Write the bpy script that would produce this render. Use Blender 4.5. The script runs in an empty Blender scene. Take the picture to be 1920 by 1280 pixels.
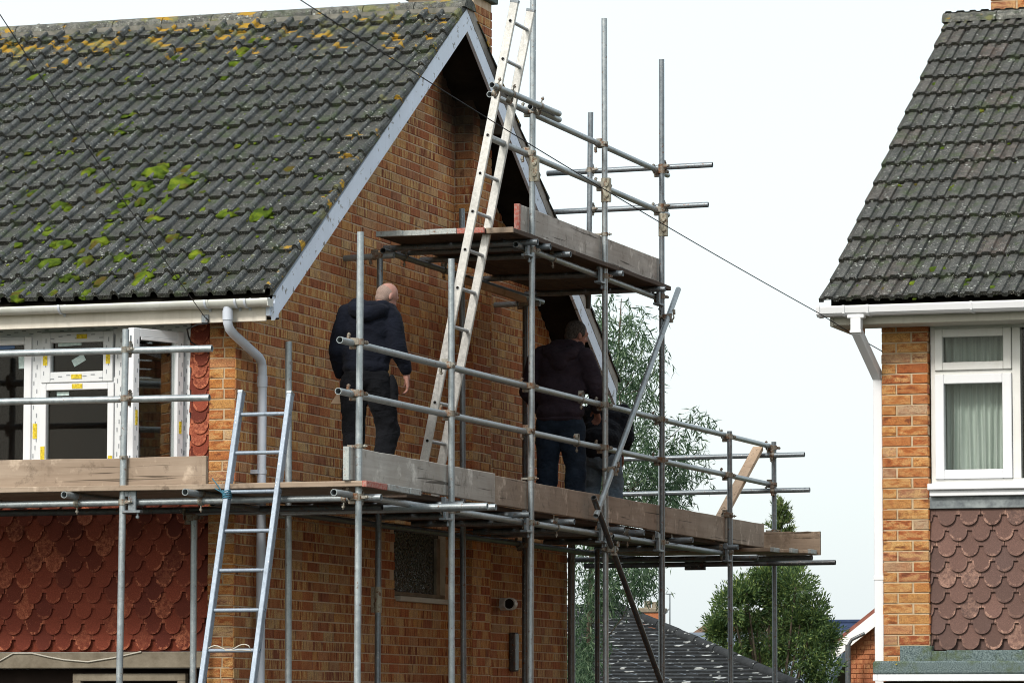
import bpy, bmesh, math, random
from mathutils import Vector, Matrix, Euler, noise
R = math.radians
random.seed(7)
sc = bpy.context.scene
COL = sc.collection

# ------------------------------------------------------------------ camera
CAM = Vector((10.906, -26.265, 1.75))
yaw, pitch, roll = R(18.487), R(5.439), R(0.084)
fwd = Vector((-math.sin(yaw) * math.cos(pitch), math.cos(yaw) * math.cos(pitch), math.sin(pitch)))
rgt = Vector((math.cos(yaw), math.sin(yaw), 0))
upv = rgt.cross(fwd)
r2 = math.cos(roll) * rgt + math.sin(roll) * upv
u2 = -math.sin(roll) * rgt + math.cos(roll) * upv
cd = bpy.data.cameras.new("camera")
cam = bpy.data.objects.new("camera", cd); COL.objects.link(cam)
cam.matrix_world = Matrix(((r2.x, u2.x, -fwd.x, CAM.x), (r2.y, u2.y, -fwd.y, CAM.y), (r2.z, u2.z, -fwd.z, CAM.z), (0, 0, 0, 1)))
cd.sensor_width = 36; cd.lens = 7325 / 1920 * 36
cd.clip_start = 0.5; cd.clip_end = 4000
sc.camera = cam

# ------------------------------------------------------------------ sky, sun, exposure
SUN_TO = Vector((-0.20, -0.74, 0.62)).normalized()
el = math.asin(SUN_TO.z); az = math.atan2(SUN_TO.x, SUN_TO.y)
w = bpy.data.worlds.new("World"); sc.world = w; w.use_nodes = True
nt = w.node_tree; nt.nodes.clear()
wo = nt.nodes.new("ShaderNodeOutputWorld")
sky = nt.nodes.new("ShaderNodeTexSky"); sky.sky_type = 'NISHITA'; sky.sun_disc = False
sky.sun_elevation = el; sky.sun_rotation = az; sky.dust_density = 4; sky.air_density = 1.2
b1 = nt.nodes.new("ShaderNodeBackground"); b1.inputs[1].default_value = 0.05
b2 = nt.nodes.new("ShaderNodeBackground"); b2.inputs[1].default_value = 0.655      # even white cloud layer
tc = nt.nodes.new("ShaderNodeTexCoord"); nz = nt.nodes.new("ShaderNodeTexNoise")
nz.inputs['Scale'].default_value = 2.2; nz.inputs['Detail'].default_value = 3
cr = nt.nodes.new("ShaderNodeValToRGB")
cr.color_ramp.elements[0].position = .3; cr.color_ramp.elements[0].color = (.875, .965, .99, 1)
cr.color_ramp.elements[1].position = .75; cr.color_ramp.elements[1].color = (.95, 1, 1, 1)
ad = nt.nodes.new("ShaderNodeAddShader")
L = nt.links.new
L(tc.outputs['Generated'], nz.inputs['Vector']); L(nz.outputs['Fac'], cr.inputs[0]); L(cr.outputs[0], b2.inputs[0])
L(sky.outputs[0], b1.inputs[0]); L(b1.outputs[0], ad.inputs[0]); L(b2.outputs[0], ad.inputs[1]); L(ad.outputs[0], wo.inputs[0])
sd = bpy.data.lights.new("sun", 'SUN'); sd.energy = 2.1; sd.angle = R(11); sd.color = (1, .96, .9)
sun = bpy.data.objects.new("sun", sd); COL.objects.link(sun)
sun.rotation_euler = (-SUN_TO).to_track_quat('-Z', 'Y').to_euler(); sun.location = (0, -30, 30)
vs = sc.view_settings
vs.view_transform = 'Standard'; vs.look = 'None'; vs.gamma = 1; vs.use_curve_mapping = False; vs.exposure = 0.42
sc.cycles.max_bounces = 6; sc.cycles.filter_width = 1.0

# ------------------------------------------------------------------ materials
class Mt:
    def __init__(s, name, rough=.7, metal=0, spec=.3):
        s.m = bpy.data.materials.new(name); s.m.use_nodes = True
        s.t = s.m.node_tree; s.b = s.t.nodes['Principled BSDF']
        s.b.inputs['Roughness'].default_value = rough; s.b.inputs['Metallic'].default_value = metal
        s.b.inputs['Specular IOR Level'].default_value = spec
        s.geo = None
    def n(s, ty): return s.t.nodes.new(ty)
    def put(s, sock, v):
        if hasattr(v, 'is_output'): s.t.links.new(v, sock)
        elif isinstance(v, (tuple, list)) and len(v) == 3 and sock.type == 'RGBA': sock.default_value = (*v, 1)
        else: sock.default_value = v
    def pos(s):
        if not s.geo: s.geo = s.n('ShaderNodeNewGeometry')
        return s.geo.outputs['Position']
    def obj(s):
        return s.n('ShaderNodeTexCoord').outputs['Object']
    def scale(s, vec, sc3, off=None):
        m = s.n('ShaderNodeMapping'); s.put(m.inputs['Vector'], vec); m.inputs['Scale'].default_value = sc3
        if off is not None: s.put(m.inputs['Location'], off)
        return m.outputs[0]
    def noise(s, sc1=5, det=3, rough=.5, vec=None, dist=0):
        q = s.n('ShaderNodeTexNoise'); q.inputs['Scale'].default_value = sc1; q.inputs['Detail'].default_value = det
        q.inputs['Roughness'].default_value = rough; q.inputs['Distortion'].default_value = dist
        s.put(q.inputs['Vector'], vec if vec is not None else s.pos()); return q.outputs['Fac']
    def vor(s, sc1=5, vec=None, rnd=1):
        q = s.n('ShaderNodeTexVoronoi'); q.inputs['Scale'].default_value = sc1; q.inputs['Randomness'].default_value = rnd
        s.put(q.inputs['Vector'], vec if vec is not None else s.pos()); return q.outputs['Distance']
    def ramp(s, fac, stops, interp='LINEAR'):
        q = s.n('ShaderNodeValToRGB'); c = q.color_ramp; c.interpolation = interp
        while len(c.elements) < len(stops): c.elements.new(.5)
        for e, (p, v) in zip(c.elements, stops):
            e.position = p; e.color = (v, v, v, 1) if not isinstance(v, tuple) else (*v, 1)
        s.put(q.inputs[0], fac); return q.outputs[0]
    def mix(s, fac, a, b, mode='MIX'):
        q = s.n('ShaderNodeMix'); q.data_type = 'RGBA'; q.blend_type = mode
        s.put(q.inputs[0], fac); s.put(q.inputs[6], a); s.put(q.inputs[7], b); return q.outputs[2]
    def math(s, op, a, b=0.0):
        q = s.n('ShaderNodeMath'); q.operation = op; s.put(q.inputs[0], a); s.put(q.inputs[1], b); return q.outputs[0]
    def rnd(s):
        """one random number per piece: per object for pieces that are objects, per face group for joined ones"""
        a = s.n('ShaderNodeAttribute'); a.attribute_name = 'rnd'
        o = s.n('ShaderNodeObjectInfo')
        return s.math('FRACT', s.math('ADD', a.outputs['Fac'], o.outputs['Random']))
    def xyz(s):
        q = s.n('ShaderNodeSeparateXYZ'); s.put(q.inputs[0], s.pos()); return q.outputs
    def col(s, c): s.put(s.b.inputs['Base Color'], c); return s
    def rough(s, v): s.put(s.b.inputs['Roughness'], v); return s
    def bump(s, h, strength=.3, dist=.01):
        q = s.n('ShaderNodeBump'); q.inputs['Strength'].default_value = strength; q.inputs['Distance'].default_value = dist
        s.put(q.inputs['Height'], h); s.t.links.new(q.outputs[0], s.b.inputs['Normal']); return s

def brick_mat(name, stops, streak=.9, run=(34, 34, 5), soot_shade=False):
    m = Mt(name, .9, 0, .15)
    r = m.rnd(); rb_ = m.math('FRACT', m.math('MULTIPLY', r, 7.31)); rc_2 = m.math('FRACT', m.math('MULTIPLY', r, 13.7))
    base = m.ramp(r, stops)
    off = m.n('ShaderNodeCombineXYZ'); m.put(off.inputs[0], m.math('MULTIPLY', r, 37.)); m.put(off.inputs[2], m.math('MULTIPLY', r, 91.))
    st = m.noise(1, 3, .6, m.scale(m.pos(), run, off.outputs[0]))
    bl = m.noise(11, 3, .6, m.scale(m.pos(), (1, 1, 1), off.outputs[0]))
    fine = m.noise(160, 2, .7)
    c = m.mix(m.math('MULTIPLY', m.ramp(st, [(.45, 0.), (.58, streak)]), m.ramp(rb_, [(.28, .15), (.5, 1.)])), base, (.76, .50, .21))
    c = m.mix(m.math('MULTIPLY', m.ramp(st, [(.33, .9), (.46, 0.)]), m.ramp(rc_2, [(.3, .35), (.6, 1.)])), c, (.13, .040, .020))
    c = m.mix(m.ramp(bl, [(.5, 0.), (.72, .5)]), c, (.40, .115, .042))
    c = m.mix(m.ramp(m.noise(1.3, 3, .6), [(.35, .25), (.65, 0.)]), c, (.14, .07, .04))
    c = m.mix(m.ramp(fine, [(.36, .55), (.6, 0.)]), c, (.07, .03, .015))
    if soot_shade:                                  # old soot stain high on the gable beside the chimney breast
        d = m.n('ShaderNodeVectorMath'); d.operation = 'DISTANCE'; m.put(d.inputs[0], m.scale(m.pos(), (1, 1.1, .8))); d.inputs[1].default_value = (.1, 5.15, 5.62)
        c = m.mix(m.ramp(m.math('ADD', d.outputs['Value'], m.math('MULTIPLY', m.noise(4, 4, .6), .35)), [(.42, .93), (.80, 0.)]), c, (.014, .012, .010))
    m.col(c); m.bump(m.math('ADD', st, m.math('MULTIPLY', fine, .6)), .5, .006)
    return m.m
GST = [(0, (.56, .19, .075)), (.12, (.44, .125, .056)), (.26, (.62, .25, .092)), (.38, (.30, .098, .064)), (.48, (.58, .19, .075)), (.58, (.70, .36, .12)), (.68, (.48, .14, .060)),
       (.78, (.70, .50, .27)), (.87, (.54, .18, .072)), (.94, (.66, .46, .25)), (1, (.38, .115, .062))]
PST = [(0, (.56, .24, .065)), (.14, (.40, .105, .034)), (.28, (.58, .31, .10)), (.42, (.47, .145, .040)), (.54, (.56, .43, .26)), (.66, (.32, .075, .030)), (.78, (.55, .26, .075)), (.90, (.43, .12, .038)), (1, (.52, .40, .26))]
M = {}
M['brick'] = brick_mat('rustic_brick', GST, soot_shade=True)
M['pier_brick'] = brick_mat('yellow_brick', PST, .5, (11, 11, 30))
def soot_mask(m):
    d = m.n('ShaderNodeVectorMath'); d.operation = 'DISTANCE'; m.put(d.inputs[0], m.scale(m.pos(), (1, 1.1, .8))); d.inputs[1].default_value = (.1, 5.15, 5.62)
    return m.ramp(m.math('ADD', d.outputs['Value'], m.math('MULTIPLY', m.noise(4, 4, .6), .35)), [(.42, .93), (.80, 0.)])
def mortar(name, c1, c2):
    m = Mt(name, .95, 0, .1); m.col(m.mix(soot_mask(m), m.ramp(m.noise(14, 4, .65), [(.3, c1), (.7, c2)]), (.014, .012, .010))); m.bump(m.noise(90, 3), .4, .004); return m.m
M['mortar'] = mortar('mortar', (.46, .34, .23), (.62, .50, .37))
M['mortar_sand'] = mortar('sand_mortar', (.38, .29, .18), (.52, .41, .28))
M['undercloak'] = mortar('fibre_cement_undercloak', (.24, .225, .20), (.38, .36, .33))
M['verge_mortar'] = mortar('verge_mortar', (.12, .12, .10), (.24, .23, .20))

def roof_mat(name, base_stops, lich_z, tint=(.118, .128, .135), verge_x=None):
    m = Mt(name, .9, 0, .2)
    r = m.rnd(); x, y, z = m.xyz()
    c = m.ramp(r, base_stops)
    big = m.noise(2.1, 4, .6); mid = m.noise(16, 4, .65); fine = m.noise(150, 2, .7)
    za = m.n('ShaderNodeAttribute'); za.attribute_name = 'zone'; zo = za.outputs['Fac']      # bottom edge near black, pans darker, rolls lighter
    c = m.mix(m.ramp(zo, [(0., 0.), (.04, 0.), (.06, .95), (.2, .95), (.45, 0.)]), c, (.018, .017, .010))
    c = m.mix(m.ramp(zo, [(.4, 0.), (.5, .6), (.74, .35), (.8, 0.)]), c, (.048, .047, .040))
    c = m.mix(m.ramp(zo, [(.8, 0.), (1., .55)]), c, tint)
    c = m.mix(m.ramp(mid, [(.38, .8), (.62, 0.)]), c, (.026, .029, .028))
    c = m.mix(m.ramp(fine, [(.52, 0.), (.68, .7)]), c, (.24, .24, .22))
    c = m.mix(m.ramp(m.noise(95, 3, .7, m.scale(m.pos(), (1, 1, 1), (5, 5, 5))), [(.36, .7), (.5, 0.)]), c, (.018, .019, .018))
    c = m.mix(m.ramp(m.noise(6, 4, .7), [(.53, 0.), (.66, .7)]), c, (.050, .072, .030))      # green algae film
    # white lichen specks
    v = m.vor(19, m.scale(m.pos(), (1, 1, 1)))
    vm = m.math('MULTIPLY', m.ramp(m.math('ADD', v, m.math('MULTIPLY', mid, .18)), [(.24, 1.), (.29, 0.)]), m.ramp(m.noise(5.3, 2), [(.46, 0.), (.56, 1.)]))
    c = m.mix(m.math('MULTIPLY', vm, .85), c, (.40, .42, .39))
    v2 = m.vor(60)
    c = m.mix(m.math('MULTIPLY', m.ramp(v2, [(.16, .95), (.22, 0.)]), m.ramp(m.noise(9, 2), [(.46, 0.), (.58, 1.)])), c, (.5, .5, .46))
    # yellow and orange lichen, thick towards the ridge
    lz = m.math('MULTIPLY', m.math('SUBTRACT', z, lich_z), .22)
    if verge_x is not None: lz = m.math('MAXIMUM', lz, m.math('MULTIPLY', m.math('SUBTRACT', x, verge_x), .15)); lz = m.math('MINIMUM', lz, .105)
    lm = m.math('ADD', m.noise(3.6, 5, .62, m.scale(m.pos(), (1, 1.6, 1.6))), lz)
    c = m.mix(m.ramp(lm, [(.668, 0.), (.688, .92)]), c, (.38, .225, .022))
    lm2 = m.math('ADD', m.noise(5.2, 5, .6, m.scale(m.pos(), (1, 1, 1), (7, 3, 1))), lz)
    c = m.mix(m.ramp(lm2, [(.64, 0.), (.72, .6)]), c, (.20, .20, .07))
    m.col(c); m.bump(m.math('ADD', mid, fine), .8, .008)
    return m.m
M['tile'] = roof_mat('weathered_concrete_tile', [(0, (.034, .041, .040)), (.3, (.056, .064, .062)), (.7, (.073, .081, .077)), (1, (.108, .112, .103))], 6.95, verge_x=.12)
M['ridge'] = roof_mat('lichen_ridge_tile', [(0, (.16, .16, .14)), (1, (.24, .24, .21))], 7.22, (.2, .2, .18))
M['tile_r'] = roof_mat('brown_grey_concrete_tile', [(0, (.052, .058, .056)), (.45, (.074, .075, .070)), (.75, (.088, .080, .071)), (.88, (.11, .080, .066)), (1, (.13, .080, .064))], 7.35, (.112, .112, .104))

def moss_mat():
    m = Mt('moss', .95, 0, .1)
    c = m.ramp(m.noise(9, 4, .6), [(.3, (.016, .028, .005)), (.5, (.070, .112, .010)), (.74, (.19, .24, .018))])
    c = m.mix(m.ramp(m.noise(5, 3, .6, m.scale(m.pos(), (1, 1, 1), (3, 1, 9))), [(.55, 0.), (.66, .8)]), c, (.09, .055, .015))
    m.col(c); m.bump(m.noise(140, 3, .7), 1, .01); return m.m
M['moss'] = moss_mat()

def metal_mat(name, c1, c2, rough=.42, metal=.55, rust=.0, sc1=22):
    m = Mt(name, rough, metal, .5)
    nz1 = m.noise(sc1, 4, .65); nz2 = m.noise(90, 2, .6)
    c = m.ramp(nz1, [(.3, c1), (.7, c2)])
    c = m.mix(m.ramp(nz2, [(.55, 0.), (.75, .35)]), c, tuple(min(1, v * 1.5) for v in c2))
    c = m.mix(m.ramp(m.noise(3, 3, .6), [(.5, 0.), (.75, .5)]), c, tuple(v * .55 for v in c1))
    sp = m.math('MULTIPLY', m.ramp(m.vor(42, m.scale(m.pos(), (1, 1, .6))), [(.12, .8), (.2, 0.)]), m.ramp(m.noise(2.3, 2), [(.5, 0.), (.6, 1.)]))
    c = m.mix(sp, c, (.50, .49, .46))                                             # cement splashes
    c = m.mix(m.ramp(m.noise(1, 3, .6, m.scale(m.pos(), (45, 45, 3))), [(.60, 0.), (.75, .55)]), c, tuple(v * .5 for v in c1))
    if rust: c = m.mix(m.ramp(m.noise(30, 4, .7), [(.62 - rust * .25, 0.), (.72 - rust * .2, .9)]), c, (.16, .06, .02))
    m.col(c); m.rough(m.ramp(nz1, [(.3, rough - .08), (.7, rough + .15)])); m.bump(nz2, .12, .003); return m.m
M['galv'] = metal_mat('galvanised_steel', (.27, .31, .33), (.42, .46, .47), rust=.05)
M['galv_dull'] = metal_mat('dull_galvanised_steel', (.16, .185, .205), (.26, .295, .315), rust=.1)
M['galv_dark'] = metal_mat('dark_steel_tube', (.075, .082, .088), (.14, .15, .155), rust=.2)
M['clip'] = metal_mat('rusty_coupler_steel', (.14, .12, .095), (.30, .27, .22), .55, .4, .55)
M['clip_pale'] = metal_mat('pale_coupler_steel', (.17, .165, .14), (.36, .345, .295), .5, .4, .45)
M['joint'] = metal_mat('yellowed_sleeve_steel', (.30, .28, .21), (.48, .46, .37), .55, .35, .4)
M['alu'] = metal_mat('aluminium', (.50, .50, .48), (.66, .65, .62), .38, .45, 0, 40)
M['alu_blue'] = metal_mat('grey_aluminium', (.19, .23, .28), (.29, .345, .41), .5, .35, 0, 40)
M['rung'] = metal_mat('worn_aluminium_rung', (.30, .32, .34), (.48, .50, .51), .4, .5, 0, 40)

def wood_mat(name, c1, c2, dark, axis='X', sc1=1.0):
    m = Mt(name, .85, 0, .2)
    s3 = {'X': (1.2, 26, 26), 'Y': (26, 1.2, 26)}[axis]
    s3 = tuple(v * sc1 for v in s3)
    g = m.noise(1, 5, .65, m.scale(m.pos(), s3), .6)
    big = m.noise(2.2, 3, .6); st = m.noise(1, 3, .6, m.scale(m.pos(), tuple(8 if v < 5 else 7 for v in s3)))
    c = m.ramp(g, [(.28, c1), (.72, c2)])
    c = m.mix(m.ramp(big, [(.4, .55), (.7, 0.)]), c, dark)
    c = m.mix(m.ramp(st, [(.62, 0.), (.74, .55)]), c, tuple(v * .5 for v in dark))
    r = m.rnd(); c = m.mix(m.math('MULTIPLY', r, .35), c, dark)
    ck = m.noise(1, 2, .5, m.scale(m.pos(), tuple(v * .9 if v < 5 else 40 for v in s3)), .3)      # drying cracks along the grain
    c = m.mix(m.ramp(ck, [(.30, .85), (.34, 0.)]), c, tuple(v * .25 for v in dark))
    sp = m.noise(7, 5, .75); c = m.mix(m.ramp(sp, [(.56, 0.), (.68, .6)]), c, tuple(v * .55 for v in dark))
    ps = m.noise(5, 4, .7, m.scale(m.pos(), (1, 1, 1), (4, 2, 8))); c = m.mix(m.ramp(ps, [(.58, 0.), (.70, .5)]), c, tuple(min(1, v * 1.45) for v in c2))
    m.col(c); m.bump(g, .35, .004); return m.m
M['board_x'] = wood_mat('weathered_board', (.29, .22, .16), (.44, .355, .275), (.22, .16, .115), 'X')
M['board_y'] = wood_mat('weathered_board_grey', (.40, .375, .345), (.60, .575, .53), (.27, .24, .205), 'Y')
M['board_brown'] = wood_mat('weathered_board_brown', (.36, .295, .235), (.54, .46, .38), (.22, .17, .13), 'Y')
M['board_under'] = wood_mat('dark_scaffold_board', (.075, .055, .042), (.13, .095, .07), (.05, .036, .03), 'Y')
M['pine'] = wood_mat('new_pine', (.50, .36, .25), (.62, .48, .36), (.45, .31, .2), 'Y', .7)
M['band'] = metal_mat('board_end_band', (.28, .31, .31), (.46, .48, .46), .5, .4, .2, 60)
m = Mt('red_end_band', .7); m.col(m.ramp(m.noise(60, 4, .7), [(.4, (.36, .085, .062)), (.65, (.40, .26, .22))])); M['redband'] = m.m

def paint(name, c, dirt, amount=.4, rough=.5, flake=None):
    m = Mt(name, rough, 0, .35)
    k = m.mix(m.ramp(m.noise(3.5, 5, .65), [(.4, amount), (.75, 0.)]), c, dirt)
    k = m.mix(m.ramp(m.noise(1, 3, .5, m.scale(m.pos(), (30, 30, 2.5))), [(.55, 0.), (.8, amount * .7)]), k, dirt)
    if flake: k = m.mix(m.ramp(m.noise(13, 5, .7), [(.60, 0.), (.635, 1.)]), k, flake)
    m.col(k); m.bump(m.noise(60, 3), .08, .003); return m.m
M['barge'] = paint('flaking_blue_white_paint', (.72, .80, .92), (.55, .61, .70), .4, .6, (.22, .22, .21))
M['fascia'] = paint('old_white_paint', (.74, .70, .62), (.45, .40, .32), .45, .6)
M['gutter'] = paint('aged_white_plastic', (.66, .67, .64), (.36, .37, .31), .5, .45)
M['pipe'] = paint('grey_white_plastic', (.58, .63, .71), (.44, .47, .52), .4, .45)
M['upvc'] = paint('white_upvc', (.74, .75, .77), (.60, .61, .61), .25, .35)
M['upvc_old'] = paint('older_white_upvc', (.73, .73, .71), (.52, .50, .44), .35, .4)
M['film'] = paint('protective_film', (.72, .74, .75), (.56, .58, .60), .5, .55)
M['fascia_r'] = paint('cream_soffit_board', (.52, .50, .43), (.34, .32, .26), .5, .55)
m = Mt('film_print', .6); m.col((.25, .27, .29)); M['print'] = m.m
m = Mt('yellow_sticker', .6); m.col(m.ramp(m.noise(70, 3), [(.35, (.42, .30, .01)), (.65, (.80, .62, .04))])); M['sticker'] = m.m
m = Mt('glass_label', .6); m.col(m.ramp(m.noise(50, 3), [(.35, (.36, .47, .46)), (.65, (.52, .62, .60))])); M['label'] = m.m
m = Mt('blue_label', .6); m.col((.10, .17, .33)); M['label_blue'] = m.m
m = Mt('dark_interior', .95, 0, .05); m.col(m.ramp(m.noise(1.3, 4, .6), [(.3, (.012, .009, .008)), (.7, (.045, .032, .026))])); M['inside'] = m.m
m = Mt('dark_timber_and_shade', .95, 0, .05); m.col(m.ramp(m.noise(4, 4, .6), [(.3, (.010, .009, .008)), (.7, (.030, .026, .021))])); M['soot_shade'] = m.m  # dark dirty timber; the unlit look under the overhang is in the colour
m = Mt('old_purlin', .9, 0, .1); m.col(m.ramp(m.noise(1, 4, .6, m.scale(m.pos(), (4, 30, 30))), [(.3, (.030, .026, .021)), (.7, (.075, .065, .05))])); M['purlin'] = m.m
def glass_mat(name, tint, refl=.35):
    m = Mt(name); t = m.t; o = t.nodes['Material Output']
    tr = m.n('ShaderNodeBsdfTransparent'); tr.inputs[0].default_value = (*tint, 1)
    gl = m.n('ShaderNodeBsdfGlossy'); gl.inputs['Roughness'].default_value = .02
    fr = m.n('ShaderNodeFresnel'); fr.inputs[0].default_value = 1.5
    mx = m.n('ShaderNodeMixShader'); t.links.new(m.math('MULTIPLY', fr.outputs[0], refl), mx.inputs[0])
    t.links.new(tr.outputs[0], mx.inputs[1]); t.links.new(gl.outputs[0], mx.inputs[2]); t.links.new(mx.outputs[0], o.inputs[0]); return m.m
M['glass'] = glass_mat('window_glass', (.86, .88, .87))
def obscure():
    m = Mt('obscured_glass', .12, 0, .6)
    v = m.vor(46, m.scale(m.pos(), (1, 1.2, .8)))
    m.col(m.ramp(v, [(.1, (.05, .06, .06)), (.5, (.012, .014, .015))])); m.bump(v, .9, .012); return m.m
M['obscure'] = obscure()
m = Mt('net_curtain', .9, 0, .1); m.col(m.ramp(m.noise(1, 3, .5, m.scale(m.pos(), (50, 10, 1.5))), [(.3, (.44, .50, .46)), (.7, (.68, .73, .69))])); M['curtain'] = m.m

def clay(name, c1, c2, c3, pale, amt):
    m = Mt(name, .85, 0, .2); r = m.rnd(); r2_ = m.math('FRACT', m.math('MULTIPLY', r, 5.77))
    c = m.ramp(r, [(0, c1), (.35, c2), (.6, c3), (.8, tuple(v * .8 for v in c1)), (1, tuple(v * 1.15 for v in c2))])
    za = m.n('ShaderNodeAttribute'); za.attribute_name = 'zone'
    nz1 = m.noise(38, 5, .75); lo = m.noise(8, 3, .6)
    rim = m.math('MULTIPLY', m.ramp(za.outputs['Fac'], [(.7, 0.), (.95, 1.)]), m.math('MULTIPLY', m.ramp(m.math('ADD', nz1, m.math('MULTIPLY', lo, .5)), [(.74, 0.), (.84, .9)]), m.ramp(r2_, [(.25, .25), (.6, 1.)])))
    face = m.math('MULTIPLY', m.ramp(nz1, [(.40, 0.), (.60, 1.)]), m.ramp(r2_, [(amt, 0.), (amt + .06, .55), (1., .85)]))
    c = m.mix(face, c, pale); c = m.mix(rim, c, pale)
    c = m.mix(m.ramp(m.noise(150, 2, .7), [(.4, .45), (.6, 0.)]), c, tuple(v * .4 for v in c1))
    c = m.mix(m.ramp(m.vor(70), [(.05, .8), (.10, 0.)]), c, tuple(min(1, v * 1.2) for v in pale))
    m.col(c); m.bump(m.noise(120, 3), .35, .004); return m.m
M['clay'] = clay('red_clay_tile', (.19, .043, .026), (.26, .060, .033), (.13, .030, .020), (.56, .19, .10), .74)
M['clay_brown'] = clay('brown_clay_tile', (.135, .080, .066), (.165, .094, .076), (.125, .080, .070), (.40, .24, .18), .86)
m = Mt('lead_flashing', .6, .2, .4); m.col(m.ramp(m.noise(12, 4, .6), [(.35, (.10, .115, .125)), (.65, (.27, .30, .30))])); M['lead'] = m.m
m = Mt('mineral_felt', .95, 0, .15)
k = m.ramp(m.noise(130, 3, .75), [(.36, (.035, .055, .06)), (.66, (.23, .29, .285))])
k = m.mix(m.ramp(m.noise(5, 5, .7), [(.50, 0.), (.64, .8)]), k, (.075, .10, .035)); m.col(k); m.bump(m.noise(130, 3, .75), .8, .008); M['felt'] = m.m
m = Mt('concrete_lintel', .9, 0, .15); k = m.ramp(m.noise(7, 5, .65), [(.3, (.15, .125, .09)), (.7, (.27, .235, .18))]); m.col(k); m.bump(m.noise(60, 4), .4, .004); M['concrete'] = m.m
m = Mt('black_cable', .6); m.col((.015, .015, .017)); M['cable'] = m.m
m = Mt('white_cable', .6); m.col((.50, .47, .40)); M['cable_white'] = m.m
m = Mt('blue_twine', .8); m.col((.06, .18, .25)); M['twine'] = m.m
m = Mt('lawn', .95, 0, .1); m.col(m.ramp(m.noise(6, 5, .7), [(.3, (.03, .045, .015)), (.7, (.06, .08, .03))])); M['lawn'] = m.m
m = Mt('paving', .9, 0, .1); m.col(m.ramp(m.noise(4, 5, .7), [(.3, (.045, .043, .040)), (.7, (.075, .072, .068))])); M['paving'] = m.m

def cloth(name, c, c2, sc1=260):
    m = Mt(name, .92, 0, .12)
    m.b.inputs['Sheen Weight'].default_value = .02
    m.col(m.ramp(m.noise(7, 4, .6), [(.3, c), (.75, c2)]))
    f = m.noise(1, 3, .55, m.scale(m.pos(), (9, 9, 16)), 1.0)
    m.bump(m.math('ADD', f, m.math('MULTIPLY', m.noise(sc1, 2), .06)), .55, .03); return m.m
M['hoodie'] = cloth('navy_black_sweat_cloth', (.004, .005, .009), (.008, .010, .018))
M['trouser'] = cloth('black_work_cloth', (.004, .0045, .006), (.008, .0085, .011))
M['jacket'] = cloth('plum_black_fleece', (.022, .016, .023), (.044, .033, .043))
M['denim'] = cloth('dark_denim', (.008, .014, .026), (.022, .034, .052))
M['denim_pale'] = cloth('pale_denim', (.08, .115, .15), (.19, .24, .285))
M['puffer'] = cloth('black_padded_cloth', (.007, .008, .011), (.014, .016, .021))
m = Mt('boot_leather', .5); m.col((.02, .016, .012)); M['boot'] = m.m
def skin_mat(name, c1, c2):
    m = Mt(name, .5, 0, .35); m.col(m.ramp(m.noise(30, 3, .6), [(.3, c1), (.7, c2)])); m.b.inputs['Subsurface Weight'].default_value = .1
    m.b.inputs['Subsurface Radius'].default_value = (.01, .004, .002); m.bump(m.noise(220, 2), .15, .002); return m.m
M['skin'] = skin_mat('skin', (.31, .155, .12), (.39, .205, .165))
m = Mt('stubble', .8); m.col(m.ramp(m.noise(200, 2, .6), [(.35, (.20, .145, .125)), (.6, (.31, .22, .18))])); M['stubble'] = m.m
m = Mt('grey_hair', .7); m.col(m.ramp(m.noise(1, 3, .7, m.scale(m.pos(), (160, 160, 60))), [(.35, (.02, .018, .016)), (.7, (.13, .12, .11))])); m.bump(m.noise(1, 3, .7, m.scale(m.pos(), (160, 160, 60))), .8, .01); M['hair'] = m.m

def leaf_mat(name, stops, tr=.35):
    m = Mt(name, .6, 0, .3); r = m.rnd(); c = m.ramp(r, stops); m.col(c)
    t = m.t; o = t.nodes['Material Output']; tl = m.n('ShaderNodeBsdfTranslucent'); t.links.new(c, tl.inputs[0])
    mx = m.n('ShaderNodeMixShader'); mx.inputs[0].default_value = tr
    t.links.new(m.b.outputs[0], mx.inputs[1]); t.links.new(tl.outputs[0], mx.inputs[2]); t.links.new(mx.outputs[0], o.inputs[0]); return m.m
M['leaf_gum'] = leaf_mat('grey_green_leaf', [(0, (.020, .046, .022)), (.4, (.050, .10, .050)), (.8, (.11, .175, .095)), (1, (.18, .25, .14))])
M['leaf_bay'] = leaf_mat('dark_green_leaf', [(0, (.030, .065, .026)), (.45, (.075, .130, .042)), (.8, (.13, .20, .058)), (1, (.22, .27, .075))], .25)
M['leaf_con'] = leaf_mat('conifer_spray', [(0, (.05, .085, .03)), (.5, (.085, .135, .042)), (1, (.17, .21, .06))], .25)
m = Mt('bark', .95, 0, .1); m.col(m.ramp(m.noise(1, 4, .7, m.scale(m.pos(), (20, 20, 3))), [(.3, (.06, .045, .035)), (.7, (.16, .13, .10))])); M['bark'] = m.m
def farroof(name, c1, c2, spots):
    m = Mt(name, .9, 0, .15); c = m.ramp(m.noise(5, 5, .65), [(.3, c1), (.7, c2)])
    if spots:
        mid = m.noise(9, 3, .6)
        v = m.math('ADD', m.vor(3.0, m.scale(m.pos(), (.8, 1.2, 2.4))), m.math('MULTIPLY', mid, .16))
        c = m.mix(m.ramp(v, [(.22, .9), (.26, 0.)]), c, (.48, .50, .49))
        c = m.mix(m.ramp(m.vor(7.0, m.scale(m.pos(), (1, 1, 1.6))), [(.14, .8), (.2, 0.)]), c, (.34, .36, .35))
    m.col(c); m.bump(m.noise(30, 4), .4, .02); return m.m
M['hip_tile'] = farroof('lichen_plain_tile', (.016, .018, .020), (.040, .043, .045), True)
M['slate'] = farroof('grey_slate', (.10, .125, .155), (.17, .20, .235), False)
M['slate_blue'] = farroof('blue_slate', (.025, .04, .085), (.04, .06, .12), False)
M['far_tile'] = farroof('brown_far_tile', (.16, .10, .075), (.24, .16, .12), False)
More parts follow.
